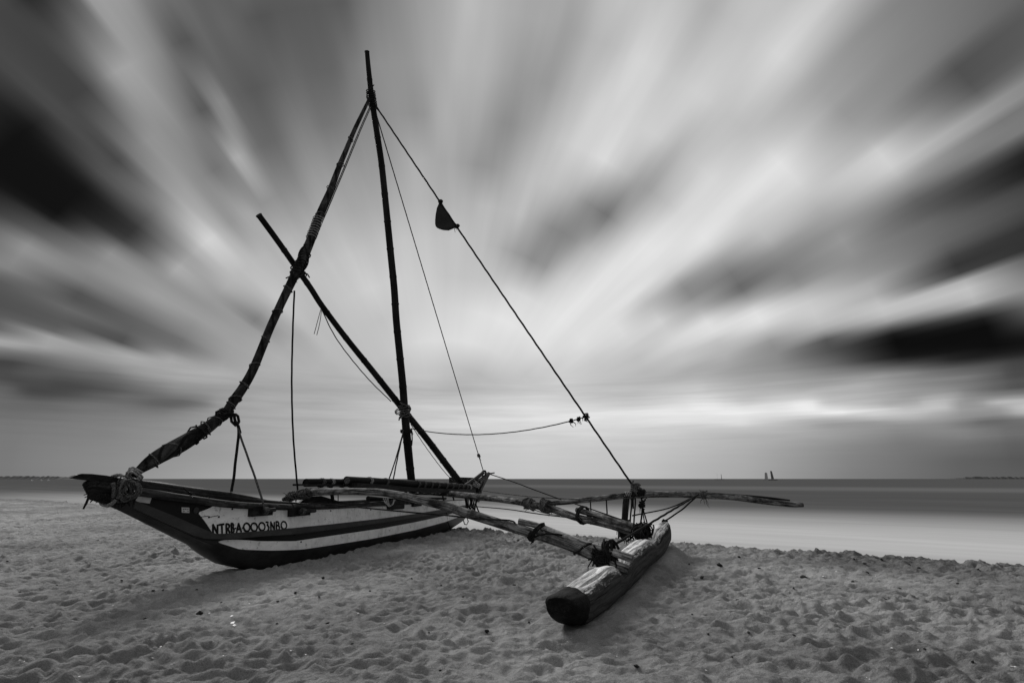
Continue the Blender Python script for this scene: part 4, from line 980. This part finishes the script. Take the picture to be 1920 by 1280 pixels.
mb = MB(); tube(mb, [ox(168, 923), ox(166, 932), ox(162, 942), ox(156, 954)], [.013, .012, .012, .008], sides=6, fold=(3, 3, .1)); mb.build('hanging_tail', M['rope'], nb)
mb = MB()
for k in range(12):
    cx, cy = 236+RNG.uniform(-8, 7), 918+RNG.uniform(-7, 7); rx, ry = RNG.uniform(8, 19), RNG.uniform(9, 22); a0 = RNG.uniform(0, 6.28); ww = RNG.uniform(.13, .25)
    P = [ox(cx+rx*math.cos(a0+i*.55), cy+ry*math.sin(a0+i*.55), ww+.03*math.sin(i*1.3+k)) for i in range(int(RNG.uniform(8, 13)))]
    tube(mb, P, .0085, sides=6, step=.03, fold=(3, 5, .15))
for k in range(6):
    P = [ox(258+RNG.uniform(-4, 2), 903+RNG.uniform(-3, 3), .1), ox(262+RNG.uniform(-3, 4), 915, .2), ox(256+RNG.uniform(-5, 5), 928, .2), ox(238+RNG.uniform(-10, 5), 938+RNG.uniform(-3, 4), .15), ox(215+RNG.uniform(-8, 8), 938+RNG.uniform(-4, 3), .1)]
    tube(mb, P, .009, sides=6, step=.03, fold=(3, 5, .15))
tube(mb, [ox(228, 900, .14), ox(229, 908, .2), ox(224, 916, .2)], .012, sides=6); tube(mb, [ox(212, 905, .17), ox(214, 918, .18), ox(213, 932, .16)], .020, sides=8, step=.01, fold=(2, 9, .22))
oc = ox(237, 918, .18); o = mb.build('rope_coil', M['grey_rope'], None, oc); tag(o, 'tangled coil of pale rope hung on the bow of the canoe', 'rope coil')
# flag blowing from the long stay
fa, fb_ = stay_at(826), stay_at(857); mb = MB(); NU, NV = 10, 8; v = []; f = []
apex = fa.lerp(fb_, .5)
for sgn in (1, -1):
    for j in range(NV+1):
        for i in range(NU+1):
            u = i/NU; e = fa.lerp(fb_, u); out = max(math.sin(u**1.15*math.pi), 0)**0.62*(.40)*(j/NV)
            low = Vector((-.62, -.1, -.75)).normalized()
            p = e+low*out+Vector((0, .05*math.sin(u*9+j*.6)*(j/NV), 0)); v.append(p+Vector((0, sgn*.003, 0)))
K2 = (NU+1)*(NV+1)
for s_ in (0, 1):
    for j in range(NV):
        for i in range(NU):
            a = s_*K2+j*(NU+1)+i; q = [a, a+1, a+NU+2, a+NU+1]; f.append(q if s_ == 0 else q[::-1])
mb.add(v, f, None, True)
fr = empty('flag', fa, 'small dark flag tied to the long stay rope right of the mast', 'flag')
mb.build('cloth', M['flag'], fr)
for p, q in ((fa, -1), (fb_, 1)):
    mb = MB(); lashing(mb, p, fb_-fa, .022, .06, 3, .012, loose=2, seed=5+q); mb.build('tie', M['rope'], fr)

# ------------------------------------------------------------------ far boats
def far_boat(px, Yd, hm, hullL, sail, m, label, sails=1, name='sailing_boat', cat='sailing boat', lean=0.0):
    p = onY(px, 897, Yd); p.z = -0.45
    o = empty(name, p, label, cat, 'boats out on the sea'); mb = MB(); n = 9; v = []; f = []
    for i in range(n):
        t = i/(n-1)*2-1; wd = .9*max(1-abs(t)**2.2, .05)*hullL/8; sh = .9+.5*t*t
        for (a, z) in ((-1, sh), (1, sh), (.6, -.1), (-.6, -.1)): v.append(p+Vector((t*hullL/2, a*wd, z)))
    for i in range(n-1):
        for k in range(4): f.append([i*4+k, i*4+(k+1) % 4, i*4+4+(k+1) % 4, i*4+4+k])
    f += [[0, 1, 2, 3], [n*4-1, n*4-2, n*4-3, n*4-4]]
    mb.add(v, f, None, False); mb.build('hull', m, o)
    mb = MB(); tube(mb, [p+Vector((0, 0, .5)), p+Vector((lean, 0, hm))], [.12, .07], sides=6, step=2); mb.build('mast', m, o)
    if sail:
        mb = MB(); a = p+Vector((lean*.2-sail*.5, 0, 1.4)); b = p+Vector((lean+sail*.1-sail*.35, 0, hm)); c = p+Vector((lean+sail*.45, .6, hm*.97)); d_ = p+Vector((sail*.55, .8, 1.6))
        prism(mb, [a, d_, c, b], .05); mb.build('sail', m, o)
    return o
far_boat(1449, 640, 11, 11, 3.4, M['far'], 'dark sailing boat on the horizon, the tallest and darkest of the far boats', lean=-1.2)
far_boat(1437, 900, 12, 12, 6, M['far_pale'], 'pale grey sailing boat just left of the dark one on the horizon')
far_boat(1345, 1100, 12, 12, 0, M['far'], 'thin bare masted boat, leftmost of the pair right of the balance pole lashing', name='fishing_boat', cat='fishing boat')
far_boat(1353, 1100, 11, 11, 1.5, M['far'], 'thin masted boat, right hand one of the pair above the balance pole', name='fishing_boat', cat='fishing boat')
def small_white(px, py, label):
    p = onz(px, py, -.4); o = empty('small_boat', p, label, 'boat', 'small white boats off the far coast')
    k = p.y/F; mb = MB(); v = []; f = []; n = 7
    for i in range(n):
        t = i/(n-1)*2-1
        for (a, z) in ((-1, .9+.3*t*t), (1, .9+.3*t*t), (.5, 0), (-.5, 0)): v.append(p+Vector((t*2.1*k, a*.8*k*max(1-t*t, .1), z*1.3*k)))
    for i in range(n-1):
        for q in range(4): f.append([i*4+q, i*4+(q+1) % 4, i*4+4+(q+1) % 4, i*4+4+q])
    f += [[0, 1, 2, 3], [n*4-1, n*4-2, n*4-3, n*4-4]]
    mb.add(v, f, None, False); mb.build('hull', M['shell'], o)
    mb = MB(); prism(mb, [p+Vector((-.7*k, -.3*k, 1.1*k)), p+Vector((.7*k, -.3*k, 1.1*k)), p+Vector((.5*k, -.3*k, 2.4*k)), p+Vector((-.5*k, -.3*k, 2.4*k))], -.8*k, n=Vector((0, -1, 0))); mb.build('cabin', M['shell'], o)
small_white(60, 901, 'small white boat, leftmost of three off the far coast')
small_white(78, 901, 'small white boat, middle one of three off the far coast')
small_white(91, 901, 'small white boat, rightmost of three and nearest the bow tip')

# ------------------------------------------------------------------ debris on the sand
def zs(x, y): return float(sandz(np.array([x]), np.array([y]))[0])
def lump(r, seed, flat=.5, n=7, m=5):
    rg = random.Random(seed); mb = MB(); v = []; f = []
    for j in range(m+1):
        ph = math.pi*j/m
        for i in range(n): th = 2*math.pi*i/n; q = r*(1+rg.uniform(-.35, .35)); v.append((q*math.sin(ph)*math.cos(th)*1.4, q*math.sin(ph)*math.sin(th), q*math.cos(ph)*flat))
    for j in range(m):
        for i in range(n): f.append([j*n+i, j*n+(i+1) % n, (j+1)*n+(i+1) % n, (j+1)*n+i][::-1])
    mb.add(v, f, None, False); return mb
def shard(w, h, seed):
    rg = random.Random(seed); mb = MB(); v = []; f = []; n = 5
    for j in range(n):
        for i in range(n):
            a, b = i/(n-1)-.5, j/(n-1)-.5; v.append((a*w*(1+.3*b)+rg.uniform(-.1, .1)*w*.3, b*h+rg.uniform(-.1, .1)*h*.3, .35*w*(.25-a*a)))
    k = len(v); v += [(x, y, z-.004) for x, y, z in v]
    for j in range(n-1):
        for i in range(n-1): a = j*n+i; f += [[a, a+1, a+n+1, a+n], [a+k, a+n+k, a+n+1+k, a+1+k]]
    mb.add(v, f, None, False); return mb
bits = [lump(1.0, s_, .5+.2*(s_ % 3)).build('driftwood_bit', M['bit']) for s_ in range(4)]
shards = [shard(1.0, .7, s_).build('shell_fragment', M['shell']) for s_ in range(3)]
used = set()
def put(src, px, py, size, label, cat, group, rg=random.Random(5)):
    p = onz(px, py, 0.0); p.z = zs(p.x, p.y)
    for _ in range(3): p = onz(px, py, zs(p.x, p.y))
    if src.name in used: o = src.copy(); COL.objects.link(o)
    else: o = src; used.add(src.name)
    s_ = size/F*p.y; o.location = (p.x, p.y, zs(p.x, p.y)+s_*.25); o.scale = (s_, s_, s_); o.rotation_euler = (rg.uniform(-.3, .3), rg.uniform(-.3, .3), rg.uniform(0, 6.28))
    tag(o, label, cat, group); return o
rg = random.Random(3)
SH = [(436, 1168, 8, 'bright white shell scrap, upper of the close pair on the sand left of the centre'), (439, 1174, 6, 'white shell scrap, lower of the close pair on the sand left of the centre'), (285, 1236, 7, 'white shell scrap on its own near the lower left of the sand'), (1898, 1243, 8, 'white shell scrap, left of the pair in the lower right corner'), (1906, 1249, 7, 'white shell scrap, right of the pair in the lower right corner'), (434, 1156, 5, 'thin white shell scrap just above the close pair'), (1683, 1128, 4, 'small white shell on the dark damp sand at right')]
for i, (x, y, sz, lb) in enumerate(SH): put(shards[i % 3], x, y, sz, lb, 'shell', 'white shells on the sand')
for i in range(95):
    x = rg.uniform(20, 1900); y = rg.uniform(1070, 1275)
    if 1010 < x < 1260 and y < 1190 or (300 < x < 900 and y < 1100): continue
    put(shards[i % 3], x, y, rg.uniform(1.4, 3.4), 'tiny white shell speck scattered on the sand', 'shell', 'tiny shell specks')
DB = [(1194, 1258, 6, 'round dark stone near the bottom right of the log'), (912, 1188, 5, 'dark stone on pale sand left of the log end'), (375, 1148, 6, 'long dark bark chip on the shaded sand below the hull'), (1688, 1108, 5, 'dark upright pebble on open sand far to the right'), (1316, 1082, 5, 'dark chip on the sand right of the far end of the log'), (1507, 1081, 6, 'flat dark chip on the right hand sand'), (1350, 1067, 5, 'dark chip above its neighbour near the waterline')]
for i, (x, y, sz, lb) in enumerate(DB): put(bits[i % 4], x, y, sz*.7, lb, 'pebble', 'dark stones and chips')
for i in range(150):
    x = rg.uniform(10, 1900); y = rg.choice([rg.uniform(1000, 1270), rg.uniform(1000, 1130)])
    if y < 955+(x < 200)*0 or (1010 < x < 1260 and y < 1200) or (230 < x < 900 and y < 1085) or y < 1000+(max(x-1250, 0))*.09: continue
    put(bits[i % 4], x, y, rg.uniform(1.2, 2.8), 'tiny dark chip scattered on the sand', 'pebble', 'tiny dark chips')
for o in bits+shards:
    if o.name not in used: bpy.data.objects.remove(o)
